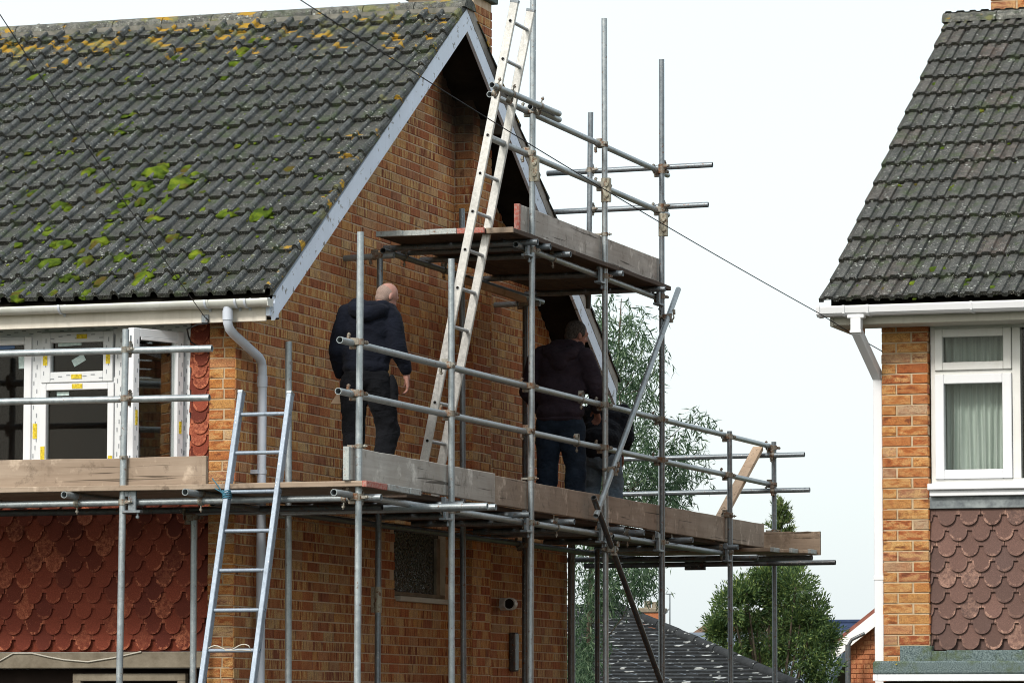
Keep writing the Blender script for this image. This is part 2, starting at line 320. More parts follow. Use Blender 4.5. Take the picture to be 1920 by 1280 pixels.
M['far_tile_red'] = farroof('red_far_tile', (.16, .06, .045), (.25, .10, .075), False)
M['far_brick'] = brick_mat('orange_far_brick', [(0, (.46, .16, .075)), (.4, (.54, .21, .10)), (.7, (.40, .13, .065)), (1, (.56, .24, .12))], .2)
M['far_white'] = paint('far_white_paint', (.78, .78, .77), (.6, .6, .58), .2)

# ------------------------------------------------------------------ helpers
class MB:
    def __init__(s): s.v = []; s.f = []; s.mi = []; s.sm = []; s.rn = []; s.cm = 0; s.r = 0.0; s.z = 0.0; s.zn = []
    def add(s, verts, faces, smooth=False):
        o = len(s.v); s.v += [tuple(p) for p in verts]
        for f in faces:
            s.f.append(tuple(i + o for i in f)); s.mi.append(s.cm); s.sm.append(smooth); s.rn.append(s.r); s.zn.append(s.z)
    def box(s, a, b, mtx=None):
        x0, y0, z0 = a; x1, y1, z1 = b
        v = [Vector(p) for p in ((x0, y0, z0), (x1, y0, z0), (x1, y1, z0), (x0, y1, z0), (x0, y0, z1), (x1, y0, z1), (x1, y1, z1), (x0, y1, z1))]
        if mtx: v = [mtx @ p for p in v]
        s.add(v, [(0, 3, 2, 1), (4, 5, 6, 7), (0, 1, 5, 4), (1, 2, 6, 5), (2, 3, 7, 6), (3, 0, 4, 7)])
    def bbox(s, a, b, c=.004, mtx=None):
        """box with all edges chamfered"""
        bm = bmesh.new(); bmesh.ops.create_cube(bm, size=1)
        A = Vector(a); B = Vector(b); d = B - A
        for v in bm.verts: v.co = Vector((A.x + (v.co.x + .5) * d.x, A.y + (v.co.y + .5) * d.y, A.z + (v.co.z + .5) * d.z))
        bmesh.ops.bevel(bm, geom=list(bm.edges), offset=c, segments=1, affect='EDGES')
        bm.verts.index_update()
        s.add([(mtx @ v.co if mtx else v.co.copy()) for v in bm.verts], [[v.index for v in f.verts] for f in bm.faces]); bm.free()
    def bar(s, p0, p1, w_, h, up=(0, 0, 1), c=0):
        p0 = Vector(p0); p1 = Vector(p1); d = (p1 - p0); L_ = d.length; d.normalize()
        sx = d.cross(Vector(up)).normalized(); uz = sx.cross(d)
        mt = Matrix((( sx.x, d.x, uz.x, p0.x), (sx.y, d.y, uz.y, p0.y), (sx.z, d.z, uz.z, p0.z), (0, 0, 0, 1)))
        (s.bbox if c else s.box)(*((-w_ / 2, 0, -h / 2), (w_ / 2, L_, h / 2)), *((c, mt) if c else (mt,)))
    def tube(s, p0, p1, r, seg=12, r1=None, hollow=0, caps=True):
        p0 = Vector(p0); p1 = Vector(p1); d = (p1 - p0).normalized(); r1 = r if r1 is None else r1
        a = d.orthogonal().normalized(); b = d.cross(a)
        cs = [(math.cos(2 * math.pi * i / seg), math.sin(2 * math.pi * i / seg)) for i in range(seg)]
        v = [p0 + (a * x + b * y) * r for x, y in cs] + [p1 + (a * x + b * y) * r1 for x, y in cs]
        s.add(v, [(i, (i + 1) % seg, seg + (i + 1) % seg, seg + i) for i in range(seg)], True)
        if hollow:
            ri = r - hollow
            v = [p0 + (a * x + b * y) * r for x, y in cs] + [p0 + (a * x + b * y) * ri for x, y in cs] + [p1 + (a * x + b * y) * r for x, y in cs] + [p1 + (a * x + b * y) * ri for x, y in cs]
            s.add(v, [(i, seg + i, seg + (i + 1) % seg, (i + 1) % seg) for i in range(seg)] + [(2 * seg + i, 2 * seg + (i + 1) % seg, 3 * seg + (i + 1) % seg, 3 * seg + i) for i in range(seg)])
            s.add(v, [(seg + i, 3 * seg + i, 3 * seg + (i + 1) % seg, seg + (i + 1) % seg) for i in range(seg)], True)
        elif caps: s.add(v, [tuple(range(seg - 1, -1, -1)), tuple(range(seg, 2 * seg))])
    def path(s, pts, r, seg=8):
        pts = [Vector(p) for p in pts]; n = len(pts); rings = []; a = None
        for i, p in enumerate(pts):
            d = (pts[min(i + 1, n - 1)] - pts[max(i - 1, 0)]).normalized()
            a = d.orthogonal().normalized() if a is None else (a - d * a.dot(d)).normalized()
            b = d.cross(a); rings.append([p + (a * math.cos(t) + b * math.sin(t)) * r for t in [2 * math.pi * k / seg for k in range(seg)]])
        v = [q for ring in rings for q in ring]; f = []
        for i in range(n - 1):
            for k in range(seg): f.append((i * seg + k, i * seg + (k + 1) % seg, (i + 1) * seg + (k + 1) % seg, (i + 1) * seg + k))
        s.add(v, f, True); s.add(v, [tuple(range(seg - 1, -1, -1)), tuple(range((n - 1) * seg, n * seg))])
    def prism(s, poly, ext):
        """closed polygon of 3D points pushed along ext"""
        n = len(poly); e = Vector(ext); v = [Vector(p) for p in poly]; v += [p + e for p in v]
        nrm = sum(((v[i] - v[0]).cross(v[(i + 1) % n] - v[0]) for i in range(1, n - 1)), Vector())
        fl = nrm.dot(e) > 0
        a = tuple(range(n)); b = tuple(range(n, 2 * n)); sd_ = [(i, (i + 1) % n, n + (i + 1) % n, n + i) for i in range(n)]
        if fl: s.add(v, [a[::-1], b] + sd_)
        else: s.add(v, [a, b[::-1]] + [q[::-1] for q in sd_])
    def ball(s, c, r, sub=2, scl=(1, 1, 1), mtx=None):
        bm = bmesh.new(); bmesh.ops.create_icosphere(bm, subdivisions=sub, radius=1)
        bm.verts.index_update(); c = Vector(c)
        vv = []
        for v in bm.verts:
            p = Vector((v.co.x * r * scl[0], v.co.y * r * scl[1], v.co.z * r * scl[2]))
            if mtx: p = mtx @ p
            vv.append(c + p)
        s.add(vv, [[v.index for v in f.verts] for f in bm.faces], True); bm.free()
    def mesh(s, name, mats):
        me = bpy.data.meshes.new(name); me.from_pydata(s.v, [], s.f)
        for m_ in (mats if isinstance(mats, (list, tuple)) else [mats]): me.materials.append(m_)
        me.polygons.foreach_set('material_index', s.mi); me.polygons.foreach_set('use_smooth', s.sm)
        if any(s.rn):
            at = me.attributes.new('rnd', 'FLOAT', 'FACE'); at.data.foreach_set('value', s.rn)
        if any(s.zn):
            at = me.attributes.new('zone', 'FLOAT', 'FACE'); at.data.foreach_set('value', s.zn)
        me.update(); return me
    def build(s, name, mats, parent=None, kind=None):
        o = bpy.data.objects.new(name, s.mesh(name, mats)); COL.objects.link(o)
        if parent: attach(o, parent)
        if kind: o['kind'] = kind
        return o
WL = {}
def wloc(o):
    return WL.get(o.name, Matrix.Identity(4))
def attach(o, p, keep=True):
    """geometry is written in world metres; parent keeps it there"""
    o.parent = p; o.matrix_parent_inverse = wloc(p).inverted()
    WL[o.name] = Matrix.Identity(4)
def empty(name, loc, label=None, cat=None, group=None):
    o = bpy.data.objects.new(name, None); COL.objects.link(o); o.location = loc; o.empty_display_size = .2
    WL[o.name] = Matrix.Translation(loc)
    return tag(o, label, cat, group)
def tag(o, label=None, cat=None, group=None, kind=None):
    for k_, v_ in (('label', label), ('category', cat), ('group', group), ('kind', kind)):
        if v_: o[k_] = v_
    return o
def inst(name, me, parent, mtx):
    o = bpy.data.objects.new(name, me); COL.objects.link(o)
    if parent: o.parent = parent; o.matrix_parent_inverse = wloc(parent).inverted()
    o.matrix_basis = mtx; WL[o.name] = mtx
    return o
def proj(p):
    v = Vector(p) - CAM; zc = v.dot(fwd)
    return 960 + 7325 * v.dot(r2) / zc, 640 - 7325 * v.dot(u2) / zc, zc

# ------------------------------------------------------------------ ground
g = MB(); g.add([(-1500, -400, 0), (1500, -400, 0), (1500, 3000, 0), (-1500, 3000, 0)], [(0, 1, 2, 3)])
tag(g.build('ground', M['lawn']), kind='structure')
g = MB(); g.box((-9, -12, -.05), (16, 11, .006)); tag(g.build('pavement', M['paving']), kind='structure')

# ------------------------------------------------------------------ bricks
BRICK_ME = {}
def brick_mesh(L_, H, mat):
    k = (round(L_, 3), round(H, 3), mat)
    if k not in BRICK_ME:
        b = MB(); add_brick(b, L_, H, Matrix.Identity(4)); BRICK_ME[k] = b.mesh('brick', M[mat])
    return BRICK_ME[k]
def add_brick(b, L_, H, mt, D=.03, c=.003, p=.0035):
    y0 = -p; v = []
    for (x, z, y) in ((0, 0, D), (L_, 0, D), (L_, H, D), (0, H, D), (0, 0, y0 + c), (L_, 0, y0 + c), (L_, H, y0 + c), (0, H, y0 + c),
                      (c, c, y0), (L_ - c, c, y0), (L_ - c, H - c, y0), (c, H - c, y0)):
        v.append(mt @ Vector((x, y, z)))
    b.add(v, [(8, 9, 10, 11), (4, 5, 9, 8), (5, 6, 10, 9), (6, 7, 11, 10), (7, 4, 8, 11), (0, 1, 5, 4), (1, 2, 6, 5), (2, 3, 7, 6), (3, 0, 4, 7)])
class Wall:
    """collects bricks of one wall plane; origin, angle of the wall's run about Z (0 = faces -Y, 90 deg = faces +X)"""
    def __init__(s, org, ang, mat, rs):
        s.m = Matrix.Translation(org) @ Matrix.Rotation(ang, 4, 'Z'); s.mat = mat; s.rs = random.Random(rs); s.sp = []
    def course(s, z, pieces, H=.065):
        for a, b in pieces:
            if b - a > .03: s.sp.append((a, b, z, H))
    def fill(s, u0, u1, z0, z1, joint, test=None, header=.16):
        k = math.ceil((z0 - joint) / .075); z = joint + k * .075
        while z + .065 <= z1 + .001:
            u = u0; first = True; half = (k % 2)
            while u < u1 - .03:
                L_ = .215
                if first and half: L_ = .1025
                elif s.rs.random() < header: L_ = .1025
                e = min(u + L_, u1)
                if test is None or test((u + e) / 2, z + .05): s.sp.append((u, e, z, .065))
                u = e + .010; first = False
            z += .075; k += 1
    def mats(s):
        for a, b, z, H in s.sp:
            j = s.rs.uniform
            yield a, b, z, H, s.m @ Matrix.Translation((a, j(-.0025, .0015), z)) @ Matrix.Rotation(j(-.006, .006), 4, 'Z') @ Matrix.Rotation(j(-.006, .006), 4, 'Y')
def lay(walls, wall_part, n_single, score):
    """the n_single bricks that show largest become brick objects, the rest one joined part per material"""
    allb = []
    for wl in walls:
        for a, b, z, H, mt in wl.mats():
            c = mt @ Vector(((b - a) / 2, 0, H / 2)); px, py, zc = proj(c)
            n = -(mt.to_3x3() @ Vector((0, 1, 0))); face = n.dot((CAM - c).normalized())
            inside = 0 < px < 1920 and 0 < py < 1280
            sco = (b - a) * H * face / zc ** 2 * (1 if inside else 0) * score(px, py, c)
            allb.append((sco, a, b, H, mt, wl.mat))
    allb.sort(key=lambda q: -q[0])
    rest = {}
    for i, (sco, a, b, H, mt, mat) in enumerate(allb):
        if i < n_single and sco > 0:
            inst('brick', brick_mesh(round(b - a, 2), H, mat), wall_part, mt)
        else: rest.setdefault(mat, []).append((a, b, H, mt))
    for mat, ls in rest.items():
        mb = MB()
        for a, b, H, mt in ls:
            mb.r = random.random() * .98 + .01; add_brick(mb, b - a, H, mt)
        mb.build('brickwork', M[mat], wall_part, 'stuff')

# ================================================================== LEFT HOUSE
RZ = 3.98                                     # ridge line Y
def barge_z(y): yy = y if y <= RZ else 2 * RZ - y; return 4.569 + .666 * (yy + .24)
def tile_z(y): yy = y if y <= RZ else 2 * RZ - y; return 4.765 + .662 * (yy + .30)
house = empty('brick_house', (-4, 4, 0), 'brick house wrapped in scaffolding with a mossy grey tiled roof and a brick gable end', 'house')
JT = 4.405
wall = MB()
# gable slab, front pier, breast core
def slab(y0, y1, z0, z1=None):
    top = [(-.002, y1, z1), (-.002, y0, z1)] if z1 else [(-.002, y1, barge_z(y1) + .09)] + ([(-.002, RZ, barge_z(RZ) + .09)] if y0 < RZ < y1 else []) + [(-.002, y0, barge_z(y0) + .09)]
    wall.prism([(-.002, y0, z0), (-.002, y1, z0)] + top, (-.19, 0, 0))
slab(.008, 3.36, 0); slab(3.3601, 4.61, 0, 2.69); slab(3.3601, 4.61, 3.29); slab(4.6101, 7.96, 0)
wall.box((-.20, .008, 0), (-.0081, .25, 4.66))
wall.box((-.0019, 4.802, 0), (.168, 5.278, tile_z(4.9)))
wall_o = wall.build('wall', M['mortar'], house)
pm_ = MB(); pm_.box((-.204, .002, 0), (-.003, .0079, 4.64)); pm_.build('pier_mortar', M['mortar_sand'], house)
pier = Wall((0, 0, 0), 0, 'pier_brick', 3)
k0 = 0; z = JT - 59 * .075 + .005
i = 0
while z < 4.62:
    t = pier.rs.random()
    if i % 2: pier.course(z, [(-.205, -.102), (-.092, 0)] if t < .8 else [(-.205, 0)])
    else: pier.course(z, [(-.205, 0)] if t < .6 else [(-.205, -.092), (-.082, 0)])
    z += .075; i += 1
gab = Wall((0, 0, 0), R(90), 'brick', 5)
def below(u, zz): return zz < barge_z(u) + .06
def inwin(u, zz): return 3.33 < u < 4.62 and 2.67 < zz < 3.30
gab.fill(.0, 4.80, 0, 8, JT - 4.425, lambda u, zz: below(u, zz) and not inwin(u, zz))
gab.fill(5.28, 7.95, 0, 8, JT - 4.425, below)
brs = Wall((.17, 0, 0), R(90), 'brick', 8); brs.fill(4.80, 5.28, 0, 6.9, JT - 4.425, below, .3)
ret = Wall((0, 4.80, 0), 0, 'brick', 9)
z = JT - 59 * .075 + .005; i = 0
while z < 7.0:
    ret.course(z, [(.01, .085), (.095, .17)] if i % 2 else [(.01, .17)]); z += .075; i += 1
# brick pier of the front wall on the far left, out of the photograph
far = Wall((0, 0, 0), 0, 'pier_brick', 14); far.fill(-8, -3.6, 0, 4.6, JT - 4.425)
fw = MB(); fw.box((-8, .009, 0), (-3.6, .25, 4.62)); fw.build('front_wall', M['mortar'], house)
def sc_left(px, py, c):
    if abs(px - 680) < 60 and 530 < py < 900: return .2
    return 1.0 if py < 900 else .55
lay([pier, gab, brs, ret, far], wall_o, 300, sc_left)

# chimney above the roof
ch = empty('chimney', (0, 5, 7)); ch['kind'] = ''; del ch['kind']
WL.pop('chimney', None); bpy.data.objects.remove(ch)
chm = MB(); chm.box((-.42, 4.802, 7.0), (.168, 5.278, 8.25)); chimney = chm.build('chimney', M['mortar'], house)
cw = Wall((.17, 0, 0), R(90), 'brick', 21); cw.fill(4.80, 5.28, 6.95, 7.84, JT - 4.425, None, .5)
cf = Wall((0, 4.80, 0), 0, 'brick', 22); cf.fill(-.43, .17, 7.0, 7.84, JT - 4.425, None, .3)
for wl in (cw, cf):
    for a, b, z, H, mt in wl.mats(): inst('brick', brick_mesh(round(b - a, 2), H, 'brick'), chimney, mt)
cap = MB(); cap.bbox((-.48, 4.755, 7.845), (.215, 5.325, 7.99), .006); cap.bbox((-.45, 4.78, 7.992), (.19, 5.30, 8.07), .006); cap.build('chimney_cap', M['felt'], chimney)
pot = MB(); pot.tube((-.12, 5.04, 8.24), (-.12, 5.04, 8.55), .13, 14, .10, .02); pot.build('chimney_pot', M['clay'], chimney)

# roof: boards below, tiles on top
ux = Vector((1, 0, 0))
def slope_frame(x, y0, z0, ang, flip=1):
    up = Vector((0, math.cos(ang) * flip, math.sin(ang))); n = Vector((0, -math.sin(ang) * flip, math.cos(ang)))
    xx = ux * flip
    return Matrix(((xx.x, up.x, n.x, x), (xx.y, up.y, n.y, y0), (xx.z, up.z, n.z, z0), (0, 0, 0, 1)))
ANG = math.atan(.662)
def roll_profile():
    pts = [(0, 0)]
    def roll(c, r_, h):
        for t in (180, 140, 105, 75, 40, 0): pts.append((c + r_ * math.cos(R(t)), h * math.sin(R(t))))
    roll(.112, .022, .030); roll(.264, .029, .039); pts.append((.297, 0))
    return pts
def rib_profile(cw_):
    f = cw_ / .2
    return [(u * f, h) for u, h in ((0, 0), (.032, 0), (.040, .016), (.098, .016), (.106, 0), (.138, 0), (.146, .015), (.190, .015), (.197, -.006))]
def add_tile(mb, prof, mt, Ln=.375, th=.030, smooth=True, lift=.035):
    n = len(prof); A = [mt @ Vector((u, 0, h + lift)) for u, h in prof]; B = [mt @ Vector((u, Ln, h - .004)) for u, h in prof]
    C_ = [mt @ Vector((u, .002, max(h - .004, -.004) + lift - th)) for u, h in prof]
    for i in range(n - 1):
        hm_ = (prof[i][1] + prof[i + 1][1]) / 2; mb.z = .5 if hm_ <= .0015 else 1.0 if hm_ > .008 else .75
        mb.add([A[i], A[i + 1], B[i + 1], B[i]], [(0, 1, 2, 3)], False)
    mb.z = .1
    mb.add(C_ + A, [(i, i + 1, n + i + 1, n + i) for i in range(n - 1)]); mb.z = .5
    e0 = [mt @ Vector((prof[0][0], .002, lift - th)), A[0], B[0]]; e1 = [mt @ Vector((prof[-1][0], .002, lift - th)), A[-1], B[-1]]
    mb.add(e0, [(0, 1, 2)]); mb.add(e1, [(2, 1, 0)])
def tile_mesh(name, prof, mat, **k):
    b = MB(); add_tile(b, prof, Matrix.Identity(4), **k); return b.mesh(name, M[mat])
PR = roll_profile(); TL = tile_mesh('tile', PR, 'tile')
deck = MB()
deck.prism([(-8.2, -.28, tile_z(-.28) - .045), (-8.2, RZ, tile_z(RZ) - .045), (-8.2, 8.24, tile_z(8.24) - .045), (-8.2, 8.24, tile_z(8.24) - .07), (-8.2, RZ, tile_z(RZ) - .08), (-8.2, -.28, tile_z(-.28) - .07)], (8.56, 0, 0))
roof = deck.build('roof', M['soot_shade'], house)
rng = random.Random(11); stuff = MB()
for row in range(16):
    for col_ in range(29):
        x = .42 - .30 * (col_ + 1); s_ = row * .322
        mt = slope_frame(x, -.315, tile_z(-.315), ANG) @ Matrix.Translation((rng.uniform(-.003, .003), s_ + rng.uniform(-.010, .008), rng.uniform(-.002, .004))) @ Matrix.Rotation(R(rng.uniform(-.9, .9)), 4, 'Z') @ Matrix.Rotation(R(rng.uniform(-.9, .9)), 4, 'Y')
        vis = max(proj(mt @ Vector((.3, .2, 0)))[0], proj(mt @ Vector((.3, 0, 0)))[0]) > -20
        if vis: inst('tile', TL, roof, mt)
        else: stuff.r = rng.random(); add_tile(stuff, PR, mt)
for row in range(15):                     # far slope, seen only along the verge
    for col_ in range(29):
        x = -8.28 + .30 * col_
        mt = slope_frame(x + .30, 2 * RZ + .315, tile_z(-.315) + .05, ANG, -1) @ Matrix.Translation((0, row * .322 + rng.uniform(-.01, .01), 0))
        stuff.r = rng.random(); add_tile(stuff, PR, mt)
stuff.build('tile_field', M['tile'], roof, 'stuff')
for i in range(19):                       # ridge tiles, half round
    x0 = .43 - .455 * (i + 1); b = MB(); b.r = .2 + .6 * rng.random(); seg = 9; A = []; B = []
    for k in range(seg + 1):
        t = math.pi * k / seg; dy = .145 * math.cos(t); dz = .085 * math.sin(t)
        A.append((x0 + .004, RZ - dy, tile_z(RZ) - .035 + dz + rng.uniform(-.001, .001))); B.append((x0 + .451, RZ - dy, tile_z(RZ) - .035 + dz))
    n = seg + 1; b.add(A + B, [(k, n + k, n + k + 1, k + 1) for k in range(seg)], True)
    b.add([B[k] for k in range(n)], [tuple(range(n))]); b.add(A, [tuple(range(n - 1, -1, -1))])
    b.build('ridge_tile', M['ridge'], roof)
rb = MB(); rb.bar((-8.2, RZ - .135, tile_z(RZ) - .062), (.40, RZ - .135, tile_z(RZ) - .062), .03, .05); rb.build('ridge_bedding', M['verge_mortar'], roof)
# verge mortar strips
for f in (1, -1):
    Y = lambda y: y if f == 1 else 2 * RZ - y
    vb = MB(); a, b_ = -.27, RZ; lf = 0 if f == 1 else .055; bt = .20 if f == 1 else .168
    vb.prism([(.375, Y(a), barge_z(a) + bt), (.375, Y(b_), barge_z(b_) + bt), (.375, Y(b_), tile_z(b_) + .012 + lf), (.375, Y(a), tile_z(a) + .012 + lf)], (.022 if f == 1 else .030, 0, 0))
    vb.build('verge', M['verge_mortar' if f == 1 else 'undercloak'], roof)
# moss cushions, thickest on the lower left of the slope
mo = MB()
def roof_pt(px, py):
    d = fwd * 7325 + r2 * (px - 960) - u2 * (py - 640)
    n = Vector((0, -math.sin(ANG), math.cos(ANG))); p0 = Vector((0, -.3, tile_z(-.3) + .022)); t = (p0 - CAM).dot(n) / d.dot(n); return CAM + d * t
MOSS = [(270, 352, 15), (292, 325, 20), (338, 345, 17), (262, 380, 10), (240, 372, 9), (305, 312, 9), (350, 318, 8), (380, 362, 6), (425, 402, 13), (490, 402, 15), (505, 396, 9), (195, 358, 11), (165, 325, 12),
        (115, 385, 11), (128, 392, 8), (230, 385, 8), (290, 410, 10), (315, 373, 9), (190, 455, 13), (180, 462, 10), (120, 460, 13), (92, 495, 13), (160, 492, 14), (155, 498, 9), (232, 482, 11), (240, 478, 8), (205, 425, 9), (325, 448, 12),
        (368, 478, 11), (275, 515, 13), (265, 528, 11), (190, 530, 12), (160, 552, 10), (135, 520, 13), (215, 510, 9), (38, 555, 12), (60, 485, 10), (30, 460, 8), (75, 430, 9), (240, 555, 8), (90, 440, 8), (195, 440, 9), (545, 320, 8),
        (65, 147, 9), (243, 152, 11), (253, 213, 9), (228, 246, 10), (55, 285, 7), (130, 288, 8), (110, 315, 7), (455, 97, 9), (475, 80, 9), (490, 72, 8), (440, 120, 8), (422, 146, 6), (330, 110, 8), (345, 115, 7), (190, 288, 8), (445, 275, 5), (520, 258, 6),
        (510, 535, 8), (200, 300, 7), (228, 322, 7), (62, 365, 8), (150, 345, 6), (360, 330, 9), (375, 340, 7), (62, 308, 6), (380, 395, 6), (300, 395, 8), (250, 345, 9), (150, 475, 8), (215, 400, 7), (100, 552, 8), (300, 470, 7), (330, 520, 6)]
MOSS = [(a, b, c * 1.7) for a, b, c in MOSS] + [(a + rng.uniform(-22, 22), b + rng.uniform(-16, 16), c * rng.uniform(.5, .95)) for a, b, c in MOSS if c > 7]
for _ in range(1500):
    px = rng.uniform(0, 620); py = rng.uniform(60, 560)
    if rng.random() < .2 + .8 * max(0, min(1, (py - 200) / 300)) * max(.15, 1 - px / 560): MOSS.append((px, py, rng.choice((2.0, 2.6, 3.2, 4.4, 5.0))))
def cushion(mb, c, s_, ang, sub=3, flip=1):
    n = Vector((0, -math.sin(ang), math.cos(ang))); up = Vector((0, math.cos(ang), math.sin(ang)))
    mt = Matrix((( 1, up.x, n.x), (0, up.y, n.y), (0, up.z, n.z)))
    bm = bmesh.new(); bmesh.ops.create_icosphere(bm, subdivisions=sub, radius=1); bm.verts.index_update(); sd_ = Vector((rng.uniform(0, 99), rng.uniform(0, 99), 0)); vv = []
    ex, ey, ez = rng.uniform(.8, 1.3), rng.uniform(.9, 1.5), rng.uniform(.34, .52)
    for v in bm.verts:
        k = 1 + .45 * noise.noise(v.co * 1.7 + sd_) + .22 * noise.noise(v.co * 5 + sd_)
        vv.append(c + mt @ Vector((v.co.x * s_ * ex * k, v.co.y * s_ * ey * k, v.co.z * s_ * ez * k)))
    mb.add(vv, [[v.index for v in f.verts] for f in bm.faces], True); bm.free()
for px, py, s_ in MOSS:
    p = roof_pt(px, py)
    if p.x < .36 and -.3 < p.y < 3.8: cushion(mo, p, s_ / 228 * .72, ANG, 3 if s_ > 5 else 2)
mo.build('moss', M['moss'], roof, 'stuff')
# barge boards
for f in (1, -1):
    Y = lambda y: y if f == 1 else 2 * RZ - y
    bb = MB(); a = -.24
    bb.prism([(.375, Y(a), barge_z(a)), (.375, Y(RZ), barge_z(RZ)), (.375, Y(RZ), barge_z(RZ) + .2), (.375, Y(a + .03), barge_z(a) + .20), (.375, Y(a - .02), barge_z(a) + .09)] if f == 1 else
             [(.375, Y(RZ), barge_z(RZ)), (.375, Y(a), barge_z(a)), (.375, Y(a), barge_z(a) + .167), (.375, Y(RZ), barge_z(RZ) + .167)], (.026, 0, 0))
    bb.build('bargeboard', M['barge'], house)
    # open soffit, rafters and purlin ends under the overhang
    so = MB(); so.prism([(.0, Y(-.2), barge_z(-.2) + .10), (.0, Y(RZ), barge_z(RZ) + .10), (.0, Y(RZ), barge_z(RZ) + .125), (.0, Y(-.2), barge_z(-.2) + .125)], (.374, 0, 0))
    so.build('soffit', M['soot_shade'], house)
for y in (5.0, 6.35, 2.6, 1.2):
    pb = MB(); zz = barge_z(y) + .02; pb.bbox((-.05, y - .035, zz - .06), (.372, y + .035, zz + .075), .004); pb.build('purlin', M['purlin'], house)
# fascia and gutter
fa = MB(); fa.bbox((-8.1, -.272, 4.562), (.345, -.25, 4.70), .003); fa.build('fascia', M['fascia'], house)
bx = MB(); bx.prism([(.346, -.275, 4.60), (.346, -.10, 4.60), (.346, -.10, 4.66), (.346, -.275, 4.73)], (.029, 0, 0)); bx.build('eaves_box_end', M['barge'], house)
so = MB(); so.box((-8.1, -.25, 4.60), (.34, .0, 4.612)); so.build('eaves_soffit', M['soot_shade'], house)
def half_gutter(mb, x0, x1, yc, zc, r_, seg=9):
    o = []; i_ = []
    for k in range(seg + 1):
        t = math.pi + math.pi * k / seg; o.append((yc + r_ * math.cos(t), zc + r_ * math.sin(t))); i_.append((yc + (r_ - .004) * math.cos(t), zc + (r_ - .004) * math.sin(t)))
    prof = o + i_[::-1]; n = len(prof); A = [(x0, y, z) for y, z in prof]; B = [(x1, y, z) for y, z in prof]
    mb.add(A + B, [(k, (k + 1) % n, n + (k + 1) % n, n + k) for k in range(n)], True)
    for S, fl in ((A, 0), (B, 1)):
        for k in range(seg):
            q = [S[k], S[k + 1], S[n - 2 - k], S[n - 1 - k]]; mb.add(q, [(0, 1, 2, 3) if fl else (3, 2, 1, 0)])
gu = MB(); half_gutter(gu, -8.1, .36, -.335, 4.715, .056)
gut = gu.build('gutter', M['gutter'], house)
for x0, x1 in ((-.16, -.06), (-.03, .16), (.19, .235)):
    q = MB(); half_gutter(q, x0, x1, -.335, 4.716, .061); q.build('gutter_union', M['gutter'], gut)
q = MB(); half_gutter(q, .345, .405, -.335, 4.716, .061); q.box((.401, -.39, 4.66), (.406, -.28, 4.716)); q.build('gutter_stop_end', M['gutter'], gut)
for x in (-4.9, -3.1, -1.24, -.085, .15, .225):
    q = MB(); half_gutter(q, x - .008, x + .008, -.335, 4.716, .066); q.box((x - .008, -.285, 4.64), (x + .008, -.271, 4.73)); q.build('gutter_bracket', M['pipe'], gut)
# swan-neck downpipe
dp = MB(); dp.path([(.075, -.335, 4.68), (.075, -.335, 4.55), (.078, -.31, 4.51), (.085, -.24, 4.475), (.075, .26, 4.355), (.07, .325, 4.325), (.07, .345, 4.28), (.07, .345, 3.8), (.07, .345, 0)], .034, 14)
dpo = dp.build('downpipe', M['pipe'], house)
for z0, z1 in ((4.57, 4.64), (4.14, 4.22)):
    q = MB(); xx, yy = (.075, -.335) if z0 > 4.5 else (.07, .345); q.tube((xx, yy, z0), (xx, yy, z1), .0385, 14); q.build('pipe_socket', M['pipe'], dpo)
for z in (3.5, 1.6):
    q = MB(); q.tube((.07, .345, z), (.07, .345, z + .03), .038, 14); q.box((-.005, .29, z), (.06, .40, z + .03)); q.build('pipe_bracket', M['pipe'], dpo)
bp = MB(); bp.path([(.075, 7.86, 5.0), (.075, 7.86, 3), (.075, 7.86, 0)], .034, 12); bp.build('soil_pipe', M['galv_dull'], house)

# ---- tile hanging: fish-scale tiles
def scale_mesh(name, W, H, mat, th=.014):
    """round-ended tile: square shoulders, then a half round tongue; the rim of the face is its own ring of faces"""
    r_ = W * .388; sh = H * .615; zc_ = -(H - r_)
    o = [(-W / 2 + .001, 0), (-W / 2 + .001, -sh), (-r_, -sh)]
    for t in (180, 205, 228, 250, 270, 290, 312, 335, 360): o.append((r_ * math.cos(R(t)), zc_ + r_ * math.sin(R(t))))
    o += [(r_, -sh), (W / 2 - .001, -sh), (W / 2 - .001, 0)]
    n = len(o); cen = (0, -H * .5); I = [(x * .84, max(min(z, 0), -H) * .84 + (-.0 if z > -.01 else -.062 * H * 0 - .012)) for x, z in o]
    b = MB(); F = [(x, -th, z) for x, z in o]; N_ = [(x, -th - .0004, z) for x, z in I]; K = [(x, 0, z) for x, z in o]
    b.z = .2; b.add(N_, [tuple(range(n))]); b.z = 1.0
    b.add(F + N_, [(i, i + 1, n + i + 1, n + i) for i in range(n - 1)]); b.z = .6
    b.add(F + K, [(i, n + i, n + i + 1, i + 1) for i in range(n - 1)])
    return b.mesh(name, M[mat])
def hang(part, me, x0, x1, z0, z1, W, gauge, y, H, rs, phase=0, tilt=9):
    rr = random.Random(rs); row = 0; z = z0
    while z < z1:
        off = (W / 2 if (row + phase) % 2 else 0)
        k = math.floor((x0 - off) / W)
        x = off + k * W + W / 2
        while x < x1:
            if x - W / 2 >= x0 - W * .55 and x + W / 2 <= x1 + W * .55:
                inst('tile', me, part, Matrix.Translation((x + rr.uniform(-.002, .002), y, z + H)) @ Matrix.Rotation(R(-tilt + rr.uniform(-.8, .8)), 4, 'X') @ Matrix.Rotation(R(rr.uniform(-1.2, 1.2)), 4, 'Y'))
            x += W
        z += gauge; row += 1
clb = MB(); clb.box((-3.6, .075, 2.2), (-.206, .2, 3.42)); clad = clb.build('tile_cladding', M['clay'], house)
uc = MB(); uc.bbox((-3.6, .042, 2.199), (-.207, .074, 2.29), .003); uc.build('undercourse', M['clay'], clad)
